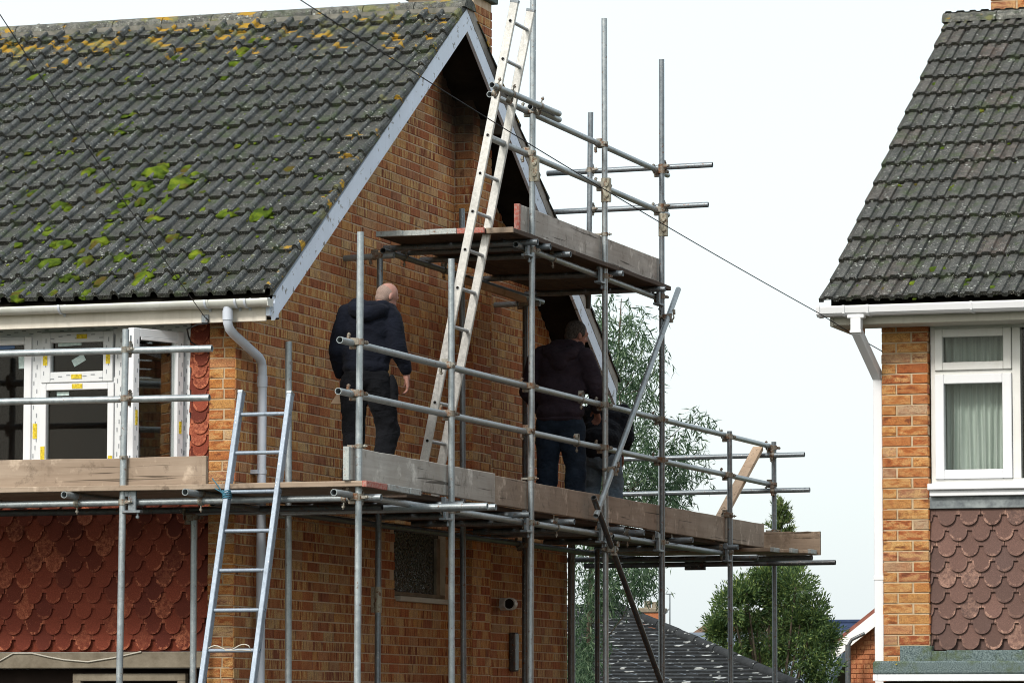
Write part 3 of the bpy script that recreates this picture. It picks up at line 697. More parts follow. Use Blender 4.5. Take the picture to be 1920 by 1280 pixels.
FS = scale_mesh('tile', .160, .205, 'clay')
hang(clad, FS, -3.6, -.20, 2.205, 3.24, .160, .1145, .050, .205, 4)
clb = MB(); clb.box((-.37, .08, 3.42), (-.206, .2, 4.6)); clad2 = clb.build('tile_cladding', M['clay'], house)
for i, z in enumerate([3.36 + .083 * k for k in range(15)]):
    inst('tile', FS, clad2, Matrix.Translation((-.290 + (.008 if i % 2 else -.006), .054, z + .205)) @ Matrix.Rotation(R(-8), 4, 'X') @ Matrix.Scale(.98, 4, (1, 0, 0)))
li = MB(); li.bbox((-3.6, -.005, 2.078), (-.21, .24, 2.196), .006); li.build('lintel', M['concrete'], house)
# door or window below the lintel: dark opening with a pale frame
df = MB(); df.box((-3.6, .16, 0), (-.21, .2, 2.077)); df.build('porch_interior', M['inside'], house)
dfr = MB(); dfr.bbox((-1.30, .06, 1.985), (-.40, .12, 2.04), .004); dfr.bbox((-1.30, .06, .1), (-1.235, .12, 1.984), .004); dfr.bbox((-.465, .06, .1), (-.40, .12, 1.984), .004); dfr.build('door_frame', M['concrete'], house)

# ---- upstairs window being fitted
win = empty('window', (-1.5, .05, 3.35)); win.parent = house; win.matrix_parent_inverse = wloc(house).inverted()
WX0, WX1, WZ0, WZ1 = -3.0, -.372, 3.36, 4.585
fr = MB()
fr.box((WX0, .03, 4.535), (WX1, .10, 4.60)); fr.box((WX0, .03, 3.34), (WX1, .10, 3.42)); fr.box((-.435, .031, 3.42), (WX1, .10, 4.535))
for a, b in ((-1.66, -1.575), (-.972, -.905)): fr.box((a, .031, 3.42), (b, .10, 4.535))
fr.box((-1.575, .031, 4.165), (-.972, .10, 4.215))
fr.build('frame', M['film'], win)
def sash(mb, x0, x1, z0, z1, y0, y1, wd):
    mb.bbox((x0, y0, z0), (x0 + wd, y1, z1), .004); mb.bbox((x1 - wd, y0, z0), (x1, y1, z1), .004)
    mb.bbox((x0 + wd + .0005, y0 + .001, z0), (x1 - wd - .0005, y1, z0 + wd), .004); mb.bbox((x0 + wd + .0005, y0 + .001, z1 - wd), (x1 - wd - .0005, y1, z1), .004)
s1 = MB(); sash(s1, -1.567, -.985, 4.185, 4.56, .012, .075, .078); s1.build('top_sash', M['film'], win)
s2 = MB(); sash(s2, -1.572, -.975, 3.40, 4.178, .016, .075, .05); s2.build('fixed_light', M['upvc'], win)
s3 = MB(); sash(s3, -2.55, -1.645, 3.40, 4.535, .014, .075, .06); s3.build('side_light', M['upvc'], win)
hd = MB(); hd.bbox((-2.2, .004, 4.50), (-1.70, .014, 4.515), .003); hd.build('glazing_bead', M['film'], win)
for x0, x1, z0, z1 in ((-1.49, -1.063, 4.262, 4.483), (-1.523, -1.024, 3.45, 4.129), (-2.49, -1.705, 3.46, 4.476)):
    q = MB(); q.box((x0, .05, z0), (x1, .056, z1)); q.build('pane', M['glass'], win)
pm = MB()
def dashes(x0, x1, z, y, step=.066, vert=False, z1=0):
    u = x0; k = 0
    while u < (x1 if not vert else z1):
        o = (-.012, .004, .013)[k % 3]
        if not vert: pm.box((u, y - .0012, z + o - .004), (u + .032, y, z + o + .003))
        else: pm.box((z + o - .003, y - .0012, u), (z + o + .004, y, u + .032))
        u += step; k += 1
dashes(-2.6, -.40, 4.565, .0299, .062); dashes(-1.49, -1.06, 4.522, .0119); dashes(-1.49, -1.06, 4.225, .0119)
for x, z0, z1 in ((-1.618, 3.45, 4.5), (-.403, 3.45, 4.5), (-.94, 3.45, 4.5)): dashes(z0, 0, x, .0299, .06, True, z1)
for x in (-1.53, -1.022): dashes(4.24, 0, x, .0119, .06, True, 4.5)
dashes(-2.5, -1.7, 4.18, .0299 if 0 else .0299, 9)
pm.build('film_print', M['print'], win, 'stuff')
for x, z, vert in ((-1.235, 4.522, 0), (-1.275, 4.226, 0), (-1.27, 4.155, 0), (-1.53, 4.37, 1), (-1.022, 4.37, 1), (-1.616, 3.83, 1), (-1.545, 3.66, 1), (-.998, 3.58, 1)):
    q = MB(); a, b = (.042, .017) if not vert else (.017, .055); yb = .0115 if z > 4.2 and abs(x + 1.27) < .3 else (.0155 if -1.56 < x < -.98 else .0295); yb = min(yb, .0115) if vert and z > 4.3 else yb
    q.box((x - a, yb - .003, z - b), (x + a, yb, z + b)); q.build('sticker', M['sticker'], win)
for x, z, a, w_, h, mt_ in ((-1.275, 4.35, 28, .105, .055, 'label'), (-1.35, 4.473, 2, .19, .03, 'label'), (-1.40, 4.105, 1, .10, .03, 'label'), (-1.735, 4.355, -88, .11, .06, 'label'), (-1.95, 4.46, 2, .3, .03, 'label_blue')):
    q = MB(); q.box((-w_ / 2, -.0015, -h / 2), (w_ / 2, 0, h / 2), Matrix.Translation((x, .0495, z)) @ Matrix.Rotation(R(-a), 4, 'Y')); q.build('glass_label', M[mt_], win)
# open casement, hinged on the right
Hm = Matrix.Translation((-.448, .012, 0)) @ Matrix.Rotation(R(66), 4, 'Z')
def xf(mb, mt):
    mb.v = [tuple(mt @ Vector(p)) for p in mb.v]
cs = MB(); sash(cs, -.50, -.005, 3.40, 4.525, -.05, .012, .062); cs.bbox((-.43, -.056, 4.44), (-.07, -.0505, 4.462), .002); xf(cs, Hm); casement = cs.build('open_casement', M['upvc'], win)
q = MB(); q.box((-.437, -.02, 3.463), (-.068, -.014, 4.462)); xf(q, Hm); q.build('pane', M['glass'], casement)
pm = MB(); dashes(3.5, 0, -.465, -.0502, .07, True, 4.45); dashes(3.5, 0, -.035, -.0502, .07, True, 4.45); xf(pm, Hm); pm.build('film_print', M['print'], casement, 'stuff')
for a_, b_2 in (((-.475, -.0535, 3.82), (-.455, -.0503, 3.93)), ((-.047, -.0535, 3.78), (-.024, -.0503, 3.87))):
    q = MB(); q.box(a_, b_2); xf(q, Hm); q.build('sticker', M['sticker'], casement)
q = MB()
for z in (3.55, 3.95, 4.42): q.box((-.503, -.03, z), (-.5, -.015, z + .05))
xf(q, Hm); q.build('lock_keep', M['galv_dull'], casement)
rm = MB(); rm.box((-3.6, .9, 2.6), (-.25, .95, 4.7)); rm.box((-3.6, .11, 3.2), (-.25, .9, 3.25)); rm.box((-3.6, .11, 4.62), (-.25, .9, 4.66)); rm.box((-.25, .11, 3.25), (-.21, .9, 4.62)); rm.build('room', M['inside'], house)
for x in (-.66, -.56):
    q = MB(); q.box((x, .5, 3.3), (x + .03, .53, 4.5)); q.build('room_batten', M['purlin'], house)

# ---- side window and flue
sw = empty('window', (0, 4, 2.68)); sw.parent = house; sw.matrix_parent_inverse = wloc(house).inverted()
q = MB(); q.box((-.05, 3.385, 2.72), (-.03, 4.50, 3.28)); q.build('pane', M['obscure'], sw)
q = MB(); q.bbox((-.045, 4.40, 2.71), (-.005, 4.49, 3.20), .004); q.bbox((-.045, 3.36, 2.70), (-.004, 4.61, 2.735), .004); q.build('frame', M['concrete'], sw)
q = MB(); q.bbox((-.03, 3.40, 2.655), (.045, 4.62, 2.698), .004); q.build('sill', M['fascia_r'], sw)
q = MB(); q.path([(-.02, 6.05, 2.70), (.07, 6.05, 2.70), (.11, 6.02, 2.70), (.12, 5.93, 2.70)], .055, 14); fl = q.build('flue_terminal', M['upvc_old'], house)
q = MB(); q.tube((.12, 5.926, 2.70), (.12, 5.928, 2.70), .043, 14); q.build('flue_mouth', M['soot_shade'], fl)
q = MB(); q.bbox((.001, 6.27, 2.12), (.06, 6.39, 2.46), .012); q.build('meter_box', M['galv_dark'], house)

# ================================================================== SCAFFOLD
scaf = empty('scaffold', (1.4, -1.16, 0), 'galvanised tube scaffold with two platforms standing round the gable of the brick house', 'scaffold')
TR = .02415
def stube(name, p0, p1, mat='galv'):
    b = MB(); b.tube(p0, p1, TR, 14, None, .004); return b.build(name, M[mat], scaf)
def to_ground(a, b):
    a = Vector(a); b = Vector(b); t = a.z / (a.z - b.z); return tuple(a + (b - a) * t)
UP = {'P1': ((1.4, -1.143, 5.064), (1.4, -1.16, 1.957)), 'P2': ((1.4, .749, 5.088), (1.4, .788, 1.972)), 'P3': ((1.4, 2.69, 8.5), (1.4, 2.629, 1.987)), 'P4': ((1.4, 4.588, 7.535), (1.4, 4.618, 2.002)),
      'P5': ((1.4, 6.295, 7.462), (1.4, 6.277, 2.015)), 'P6': ((1.4, 8.507, 4.349), (1.4, 8.511, 2.033)), 'P7': ((1.4, 10.119, 4.357), (1.4, 10.114, 2.045)), 'F1': ((-.355, -1.16, 4.44), (-.375, -1.16, 1.959)),
      'F0': ((-2.4, -1.16, 4.5), (-2.4, -1.16, 1.96)), 'I1': ((.30, .284, 4.465), (.30, .33, 1.97)), 'I2': ((-.231, -.2, 3.177), (-.228, -.2, 1.966)), 'I3': ((.30, 2.197, 5.318), (.30, 2.188, 1.985)),
      'I4': ((.30, 4.138, 5.923), (.30, 4.21, 2.0)), 'I5': ((.30, 5.82, 5.341), (.30, 5.818, 2.013)), 'I7': ((.30, 7.929, 3.25), (.30, 7.927, 2.03)), 'I6': ((.30, 10.0, 4.3), (.30, 10.0, 2.0))}
for k, (a, b) in UP.items():
    stube('upright_pole', to_ground(a, b), a, {'I5': 'galv_dark', 'I7': 'galv_dark', 'I4': 'galv_dull', 'I3': 'galv_dull', 'P5': 'galv_dull', 'P6': 'galv_dull', 'P7': 'galv_dull', 'P4': 'galv'}.get(k, 'galv'))
    q = MB(); e = to_ground(a, b); q.bbox((e[0] - .075, e[1] - .075, 0.008), (e[0] + .075, e[1] + .075, .014), .002); q.build('base_plate', M['galv_dull'], scaf)
stube('upright_pole', (.75, 6.22, 5.28), (.75, 6.288, 7.023), 'galv_dull')
RX = 1.35; FY = -1.11
stube('guard_rail', (RX, -1.402, 4.293), (RX, 10.18, 4.318), 'galv'); stube('guard_rail', (RX, -1.427, 3.94), (RX, 10.16, 3.951), 'galv')
stube('guard_rail', (RX, 1.766, 6.47), (RX, 6.65, 6.488), 'galv'); stube('guard_rail', (RX, 1.717, 6.133), (RX, 6.645, 6.134), 'galv')
stube('ledger_tube', (RX, -1.497, 3.245), (RX, 4.9, 3.228)); stube('ledger_tube', (RX, 4.95, 3.226), (RX, 8.45, 3.222), 'galv_dull')
stube('ledger_tube', (RX, 2.404, 5.385), (RX, 6.26, 5.365)); stube('ledger_tube', (.30, 2.262, 5.359), (.30, 6.3, 5.361), 'galv_dull')
stube('ledger_tube', (.25, -1.0, 3.215), (.25, 10.0, 3.215), 'galv_dark')
stube('tie_tube', (1.502, 1.37, 6.474), (1.502, 3.03, 6.497)); stube('tie_tube', (1.452, 2.45, 6.470), (1.452, 3.19, 6.475))
stube('guard_rail', (-3.4, FY, 4.31), (.283, FY, 4.29)); stube('guard_rail', (-3.4, FY, 3.967), (.266, FY, 3.946))
stube('ledger_tube', (-3.4, FY, 3.215), (1.55, FY, 3.228)); stube('ledger_tube', (-3.4, -.15, 3.215), (1.2, -.15, 3.215), 'galv_dark')
stube('cross_tube', (-.4, .012, 3.205), (1.938, .012, 3.22)); stube('cross_tube', (.3, .166, 3.205), (1.95, .166, 3.22), 'galv')
for y in (.763, 3.443, 4.824, 5.399, 8.423, 2.3, 6.9): stube('cross_tube', (.12, y, 3.272), (1.5, y, 3.276), 'galv_dull')
for y in (2.50, 2.818, 3.345, 4.787, 6.05): stube('cross_tube', (.22, y, 5.405), (1.5, y, 5.410), 'galv_dull')
for x, y in ((-.738, -1.33), (.209, -1.393), (-1.7, -1.35), (-2.6, -1.3)): stube('cross_tube', (x, y, 3.272), (x, .0, 3.272))
stube('cross_tube', (.33, 6.34, 6.505), (1.848, 6.34, 6.518), 'galv_dull'); stube('cross_tube', (.297, 6.34, 6.159), (1.808, 6.34, 6.169), 'galv_dull')
stube('cross_tube', (-.25, 10.07, 4.215), (1.716, 10.07, 4.226), 'galv_dull'); stube('cross_tube', (-.21, 10.07, 3.874), (1.766, 10.07, 3.887), 'galv_dull')
stube('cross_tube', (-.3, 10.02, 3.232), (1.80, 10.02, 3.236), 'galv_dull'); stube('cross_tube', (-.3, 9.45, 3.158), (2.165, 9.45, 3.166), 'galv_dark'); stube('cross_tube', (-.3, 8.75, 3.19), (1.6, 8.75, 3.19), 'galv_dark')
stube('cross_tube', (.0, 2.19, 5.30), (.42, 2.19, 5.31)); stube('cross_tube', (-.0, 5.86, 5.30), (.42, 5.86, 5.30), 'galv')
b1_ = stube('brace_tube', (1.46, 4.15, 3.355), (1.46, 6.601, 5.467)); b2_ = stube('brace_tube', (1.46, 4.088, 3.503), (1.46, 8.66, .01), 'galv_dark')

# right-angle coupler: pole along Z at the origin, rail along X at y=+.05
def coupler():
    b = MB()
    b.tube((0, 0, -.021), (0, 0, .021), .0305, 12, None, .005)
    b.tube((-.021, .05, 0), (.021, .05, 0), .0305, 12, None, .005)
    b.bbox((-.032, -.006, -.026), (.032, .056, .026), .006)
    b.bbox((.026, -.036, -.012), (.060, -.014, .012), .003); b.tube((.030, -.030, 0), (.082, -.030, 0), .007, 8); b.tube((.058, -.030, 0), (.072, -.030, 0), .014, 6)
    b.bbox((-.016, .072, .020), (.016, .09, .048), .003); b.tube((0, .078, .03), (0, .078, .068), .007, 8); b.tube((0, .078, .05), (0, .078, .062), .014, 6)
    b.bbox((-.016, .02, -.05), (.016, .07, -.026), .003)
    return b
CPM = [coupler().mesh('coupler', M[k]) for k in ('clip', 'clip_pale')]
def sleeve():
    b = MB(); b.tube((0, 0, -.10), (0, 0, .10), .0295, 14, None, .005); b.bbox((.024, -.022, -.10), (.052, .022, .10), .003)
    for z in (-.045, .045): b.tube((.028, -.04, z), (.028, .03, z), .012, 8); b.tube((.028, -.038, z), (.028, -.03, z), .020, 6)
    return b
SLM = [sleeve().mesh('sleeve_joint', M[k]) for k in ('joint', 'galv_dark')]
def pole_at(k, z):
    a, b = UP[k]; t = (z - b[2]) / (a[2] - b[2]); return Vector(b) + (Vector(a) - Vector(b)) * t
rc = random.Random(5)
def put_coupler(p, ang, mir=1): inst('coupler', CPM[rc.random() < .45], scaf, Matrix.Translation(p) @ Matrix.Rotation(R(ang + rc.uniform(-6, 6)), 4, 'Z') @ Matrix.Rotation(R(rc.choice((0, 0, 0, 180))), 4, 'Y'))
for k in ('P1', 'P2', 'P3', 'P4', 'P5', 'P6', 'P7'):
    for z in (4.30, 3.945): put_coupler(pole_at(k, z), 90)
    if k != 'P7': put_coupler(pole_at(k, 3.232), 90)
    put_coupler(pole_at(k, 3.575) + Vector((0, 0, 0)), 90) if k in ('P6',) else None
for k in ('P3', 'P4', 'P5'):
    for z in (6.475, 6.134, 5.372): put_coupler(pole_at(k, z), 90)
for z in (4.296, 3.952, 3.222): put_coupler(pole_at('F1', z), 0); put_coupler(pole_at('F0', z), 0)
put_coupler(pole_at('P1', 3.227), 0)
for z in (6.515, 6.167): put_coupler(pole_at('P5', z), 0); put_coupler(Vector((.75, 6.27, z - .005)), 0)
for z in (4.224, 3.885): put_coupler(pole_at('P7', z), 180)
for k, z in (('I3', 5.31), ('I4', 5.36), ('I5', 5.30), ('I1', 3.22), ('I2', 3.16), ('I5', 3.2)): put_coupler(pole_at(k, z), 90)
for k, z in (('P3', 6.01), ('P4', 6.09), ('P5', 6.0)): inst('sleeve_joint', SLM[0], scaf, Matrix.Translation(pole_at(k, z)) @ Matrix.Rotation(R(-5), 4, 'Z'))
inst('sleeve_joint', SLM[0], scaf, Matrix.Translation(pole_at('I3', 2.63)) @ Matrix.Rotation(R(170), 4, 'Z')); inst('sleeve_joint', SLM[1], scaf, Matrix.Translation((.8, 9.45, 3.16)) @ Matrix.Rotation(R(90), 4, 'Y'))
# big board-bracket couplers under the ledgers, beside the poles
def bracket():
    b = MB(); b.bbox((-.03, -.012, -.075), (.03, .012, .075), .003); b.bbox((-.07, -.03, -.085), (.07, .03, -.066), .003); b.tube((.04, 0, -.085), (.04, 0, -.125), .008, 8); b.tube((.04, 0, -.105), (.04, 0, -.12), .014, 6)
    b.bbox((-.055, -.016, .03), (-.028, .016, .085), .003); return b
BRM = bracket().mesh('ledger_bracket', M['galv_dull'])
for p in ((1.395, 4.50, 3.235), (1.395, 6.18, 3.23), (1.395, 2.54, 3.235), (1.395, .66, 3.24), (1.395, 8.42, 3.225), (1.395, 4.48, 5.38), (1.395, 6.2, 5.37), (-.29, -1.16, 3.23), (1.395, 2.56, 5.39)): inst('ledger_bracket', BRM, scaf, Matrix.Translation(p) @ Matrix.Rotation(R(90 if p[0] > 0 else 0), 4, 'Z'))
def clip():
    b = MB(); b.tube((0, -.018, 0), (0, .018, 0), .030, 12, None, .004); b.tube((-.018, 0, .05), (.018, 0, .05), .030, 12, None, .004); b.tube((.0, 0, -.028), (0, 0, -.075), .006, 8); b.tube((0, 0, -.05), (0, 0, -.064), .013, 6); b.bbox((-.014, -.014, .02), (.014, .014, .035), .003); return b
CLM = clip().mesh('tube_clip', M['clip_pale'])
for y in (.763, 3.443, 4.824, 5.399, 8.40): inst('tube_clip', CLM, scaf, Matrix.Translation((RX, y, 3.228)))
for y in (2.62, 2.818, 3.345, 4.787): inst('tube_clip', CLM, scaf, Matrix.Translation((RX, y, 5.378)))
for x in (-.738, .209): inst('tube_clip', CLM, scaf, Matrix.Translation((x, FY, 3.222)) @ Matrix.Rotation(R(90), 4, 'Z'))
inst('tube_clip', CLM, scaf, Matrix.Translation((1.28, FY, 3.225)) @ Matrix.Rotation(R(90), 4, 'Z') @ Matrix.Rotation(R(8), 4, 'X'))
for y in (4.1,): inst('tube_clip', CLM, scaf, Matrix.Translation((RX, y + .0, 4.30)))
inst('tube_clip', CLM, scaf, Matrix.Translation((RX, 3.98, 3.94)))
for y in (2.75, 3.7): inst('tube_clip', CLM, scaf, Matrix.Translation((.30, y, 5.36)))
for p in ((1.502, 1.50, 6.478), (1.502, 1.85, 6.48), (1.502, 2.55, 6.49)): inst('tube_clip', CLM, scaf, Matrix.Translation(p) @ Matrix.Rotation(R(200), 4, 'Y'))
# swivel couplers on the braces
for p, a in (((1.43, 6.285, 5.19), 0), ((1.43, 4.62, 3.76), 0), ((1.43, 4.60, 3.10), 0)):
    put_coupler(Vector(p), -90)
def toe_clip():
    b = MB(); b.tube((0, 0, -.014), (0, 0, .014), .029, 12, None, .004); b.bbox((-.075, -.012, -.008), (-.026, .012, .008), .002); b.bbox((-.08, -.014, -.05), (-.072, .014, .01), .002); b.tube((.028, 0, 0), (.06, 0, 0), .006, 8); b.tube((.034, 0, 0), (.046, 0, 0), .013, 6); return b
TCM = toe_clip().mesh('toe_board_clip', M['clip_pale'])
for k, z in (('P1', 3.58), ('P3', 3.575), ('P6', 3.565), ('P7', 3.50), ('P4', 5.72), ('F1', 3.535)):
    inst('toe_board_clip', TCM, scaf, Matrix.Translation(pole_at(k, z)) @ Matrix.Rotation(R(-80 if k == 'F1' else 8), 4, 'Z'))

# ------------------------------------------------------------------ boards
def board(name, a, b, mat, label, cat, group=None, ends=None, twist=0, kinks=0):
    """a scaffold board between two corners (axis aligned box) with a bent steel band round each banded end"""
    mb = MB(); a = Vector(a); b = Vector(b); ax = 0 if (b.x - a.x) > (b.y - a.y) else 1
    n = 10; rr = random.Random(int(a.x * 1000) + int(a.y * 777) + int(a.z * 99)); o = [rr.uniform(-.003, .003) for _ in range(n + 1)]; o2 = [rr.uniform(-.002, .002) for _ in range(n + 1)]
    rings = []
    for i in range(n + 1):
        t = i / n; p = a[ax] + (b[ax] - a[ax]) * t; c_ = .004
        lo = [a[1 - ax], a.z]; hi = [b[1 - ax], b.z]
        q = [(lo[0] + c_, lo[1]), (hi[0] - c_, lo[1]), (hi[0], lo[1] + c_), (hi[0], hi[1] - c_), (hi[0] - c_, hi[1]), (lo[0] + c_, hi[1]), (lo[0], hi[1] - c_), (lo[0], lo[1] + c_)]
        ring = []
        for u, z in q:
            z2 = z + o[i] * (1 if z > (a.z + b.z) / 2 else .6); u2_ = u + o2[i]
            ring.append((p, u2_, z2) if ax == 0 else (u2_, p, z2))
        rings.append(ring)
    v = [p for r_ in rings for p in r_]; f = [(i * 8 + k, i * 8 + (k + 1) % 8, (i + 1) * 8 + (k + 1) % 8, (i + 1) * 8 + k) for i in range(n) for k in range(8)]
    if ax == 1: f = [q[::-1] for q in f]
    mb.add(v, f); e0 = tuple(range(7, -1, -1)); e1 = tuple(range(n * 8, n * 8 + 8))
    mb.add(v, [e0 if ax == 0 else e0[::-1], e1 if ax == 0 else e1[::-1]])
    ob = mb.build(name, M[mat]); tag(ob, label, cat, group)
    for end, bm_ in (ends or {}).items():
        q = MB(); p = a[ax] if end == 0 else b[ax]; e = .0025; s_ = 1 if end == 0 else -1
        lo = Vector((a.x - e, a.y - e, a.z - e)); hi = Vector((b.x + e, b.y + e, b.z + e))
        lo[ax] = min(p - s_ * .004, p + s_ * .03); hi[ax] = max(p - s_ * .004, p + s_ * .03); q.bbox(lo, hi, .003)
        q.build('end_band', M[bm_], ob)
    return ob
# toe boards
board('toe_board', (-3.4, -1.135, 3.318), (.252, -1.095, 3.535), 'board_x', 'pale brown toe board standing on edge below the half fitted white window', 'toe board', ends={1: 'board_x'})
board('toe_board', (1.32, -1.24, 3.345), (1.36, 1.88, 3.572), 'board_y', 'grey toe board on edge with a white scratch, nearest to the lower ladder', 'toe board', ends={0: 'band'})
board('toe_board', (1.32, 1.886, 3.335), (1.36, 5.955, 3.555), 'board_brown', 'long brown toe board on edge below the two men on the right', 'toe board')
board('toe_board', (1.318, 5.962, 3.33), (1.358, 9.89, 3.556), 'board_brown', 'brown toe board on edge under the leaning pale plank at the far end', 'toe board')
board('toe_board', (1.25, 10.04, 3.262), (1.87, 10.08, 3.488), 'board_x', 'short orange brown toe board sticking out past the far corner of the scaffold', 'toe board')
board('toe_board', (1.32, 2.46, 5.47), (1.36, 6.48, 5.71), 'board_y', 'cracked grey toe board with a red end on the top platform', 'toe board', ends={0: 'redband'})
# platform boards, front run
for i in range(5):
    y = -1.10 + i * .228
    board('scaffold_board', (-3.6, y - .12, 3.299), (1.47 + (.01, -.004, .008, -.006, .0)[i], y + .10, 3.337), 'board_x', ('outermost front scaffold board, its long edge in view behind the lower ladder' if i == 0 else ('', 'second front scaffold board, red end showing under the grey toe board', 'front scaffold board with a steel end just past the red ones', 'fourth front scaffold board, steel end under the grey toe board', 'innermost front scaffold board, steel end furthest along under the grey toe board')[i]),
          'scaffold board', 'front platform boards', {1: 'redband' if i < 2 else 'band'})
# side run
for r_, (y0, y1) in enumerate(((.10, 3.55), (3.56, 6.95), (6.96, 10.0))):
    for i in range(5):
        x = (.315, .567, .819, 1.071, .062)[i]
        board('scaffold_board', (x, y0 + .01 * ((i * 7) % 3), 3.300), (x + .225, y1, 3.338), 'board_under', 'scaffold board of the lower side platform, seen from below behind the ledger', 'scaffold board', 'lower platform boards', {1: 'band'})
for i, x1 in enumerate((1.84, 1.72, 1.6)):
    board('scaffold_board', (-.4, 10.03 - .24 * (i + 1), 3.27), (x1 + .0, 10.03 - .24 * i - .015, 3.306), 'board_x', ('longest scaffold board end jutting out beside the short toe board at the far corner', 'middle scaffold board end jutting out at the far corner', 'shortest scaffold board end jutting out at the far corner')[i], 'scaffold board', 'far corner boards', {1: 'band'})
# top platform
for i in range(5):
    x = .345 + i * .2215
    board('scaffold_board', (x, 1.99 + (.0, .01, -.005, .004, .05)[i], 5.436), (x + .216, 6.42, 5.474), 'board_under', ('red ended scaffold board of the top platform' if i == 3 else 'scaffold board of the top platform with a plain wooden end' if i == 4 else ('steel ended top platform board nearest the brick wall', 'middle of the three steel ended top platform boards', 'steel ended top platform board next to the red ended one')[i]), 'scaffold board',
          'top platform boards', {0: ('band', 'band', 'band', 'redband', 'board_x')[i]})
# loose timbers
def plank(name, p0, p1, w_, h, mat, label, cat, up=(0, 0, 1)):
    q = MB(); q.bar(p0, p1, w_, h, up, .003); return tag(q.build(name, M[mat]), label, cat)
plank('timber_prop', (1.26, 8.30, 3.345), (1.27, 10.02, 4.29), .045, .098, 'pine', 'new pale pine plank leaning against the guard rail at the far end', 'plank', (1, 0, 0))
plank('timber_batten', (.36, 3.95, 5.31), (.36, 5.6, 5.31), .05, .05, 'pine', 'pale batten tucked under the top platform beside the wall', 'batten')

# ------------------------------------------------------------------ ladders
def ladder(root, label, bl, tl, br, tr, sw, sd_, rung_z, mat, rung_r, rmat, ends=True, group=None, ov=0):
    t = empty(root, tuple((Vector(bl) + Vector(br)) / 2), label, 'ladder'); bl, tl, br, tr = map(Vector, (bl, tl, br, tr))
    across = (br - bl).normalized(); n = across.cross((tl - bl).normalized())
    for a, b in ((bl, tl), (br, tr)):
        q = MB(); q.bar(a, b, sw, sd_, n, .004); st = q.build('stile', M[mat], t)
        q = MB()
        for e in (a, b):
            d = (b - a).normalized(); q.bar(e - d * .012, e + d * .012, sw + .004, sd_ + .004, n, .003)
        q.build('end_cap', M['galv_dull'], st) if ends else None
    for z in rung_z:
        f = (z - bl.z) / (tl.z - bl.z); a = bl + (tl - bl) * f; b = br + (tr - br) * ((z - br.z) / (tr.z - br.z))
        q = MB(); d = (b - a).normalized(); q.tube(a - d * (sw / 2 + .004), b + d * (sw / 2 + .004), rung_r, 12, None, .003); q.cm = 1; q.tube(a - d * (sw / 2 + .002), a - d * (sw / 2 + .001), rung_r - .003, 12); q.build('rung', [M[rmat], M['soot_shade']], t)  # black disc inside the near end paints the shade of the hollow rung
    return t
la = Vector((.453, -1.965, .03)); lb = Vector((.458, -.960, 3.985)); 
fz = lambda z: -1.242 + .325 * (z - 3.19)
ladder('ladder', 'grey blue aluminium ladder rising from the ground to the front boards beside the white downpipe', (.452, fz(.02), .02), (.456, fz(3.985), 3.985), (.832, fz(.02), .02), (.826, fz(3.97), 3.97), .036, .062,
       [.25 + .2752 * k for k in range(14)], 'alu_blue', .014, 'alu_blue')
lz = lambda z, y, x0: (x0 + .2098 * (z - 3.67), y, z)
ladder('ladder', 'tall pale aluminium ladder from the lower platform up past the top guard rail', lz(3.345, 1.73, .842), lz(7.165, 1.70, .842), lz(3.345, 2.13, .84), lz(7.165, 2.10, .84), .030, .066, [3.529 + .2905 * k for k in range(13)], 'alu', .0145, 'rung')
q = MB()
for k in range(5): 
    q.path([(.452 + .028 * math.cos(t) , fz(3.25) + .045 * math.sin(t), 3.235 + .012 * k + .004 * math.sin(3 * t + k)) for t in [2 * math.pi * i / 14 for i in range(15)]], .0045, 6)
q.path([(.43, fz(3.25) - .03, 3.27), (.40, fz(3.25) - .04, 3.32), (.36, fz(3.25) - .05, 3.37)], .004, 6); q.path([(.44, fz(3.25) - .03, 3.26), (.42, fz(3.25) - .05, 3.28), (.38, fz(3.25) - .05, 3.30)], .004, 6)
tag(q.build('lashing', M['twine']), 'blue twine lashing the lower ladder to the front tube', 'rope')
q = MB()
q.path([(.47 + .3 * t, fz(2.2) - .02, 2.19 + .018 * math.sin(9 * t) + .012 * t) for t in [i / 12 for i in range(13)]] + [(.79, fz(2.2) - .02, 2.175), (.72, fz(2.2) - .02, 2.18), (.6, fz(2.2) - .02, 2.176)], .004, 6)
tag(q.build('cord', M['cable_white']), 'loop of pale cord lying on a rung of the lower ladder', 'cord')

# ------------------------------------------------------------------ cables
def sag(p0, p1, s_, n=24): p0 = Vector(p0); p1 = Vector(p1); return [p0.lerp(p1, i / n) + Vector((0, 0, -s_ * 4 * (i / n) * (1 - i / n))) for i in range(n + 1)]
def ray(px, py, depth): d = fwd * 7325 + r2 * (px - 960) - u2 * (py - 640); return CAM + d / 7325 * depth
tp = ray(-112, -300, 20); pole = empty('telegraph_pole', (tp.x, tp.y, 0), 'wooden telegraph pole out of frame on the left carrying both overhead wires', 'pole')
q = MB(); q.tube((tp.x, tp.y, 0), (tp.x, tp.y, 7.2), .13, 12, .09); q.build('pole_shaft', M['bark'], pole)
wa = ray(-108, -446, 19.95); wb = ray(-108, -139, 19.95)
q = MB(); q.path(sag(wa, (4.215, .60, 4.586), .085, 40) + [Vector((4.42, 1.08, 4.43)), Vector((4.55, 1.17, 4.35))], .0034, 6); tag(q.build('overhead_wire', M['cable']), 'black telephone wire running down across the gable to the right hand house', 'wire')
q = MB(); q.path(sag(wb, (-.123, -.285, 4.60), .03, 40), .0030, 6); tag(q.build('overhead_wire', M['cable']), 'black telephone wire coming down across the mossy roof to the fascia', 'wire')
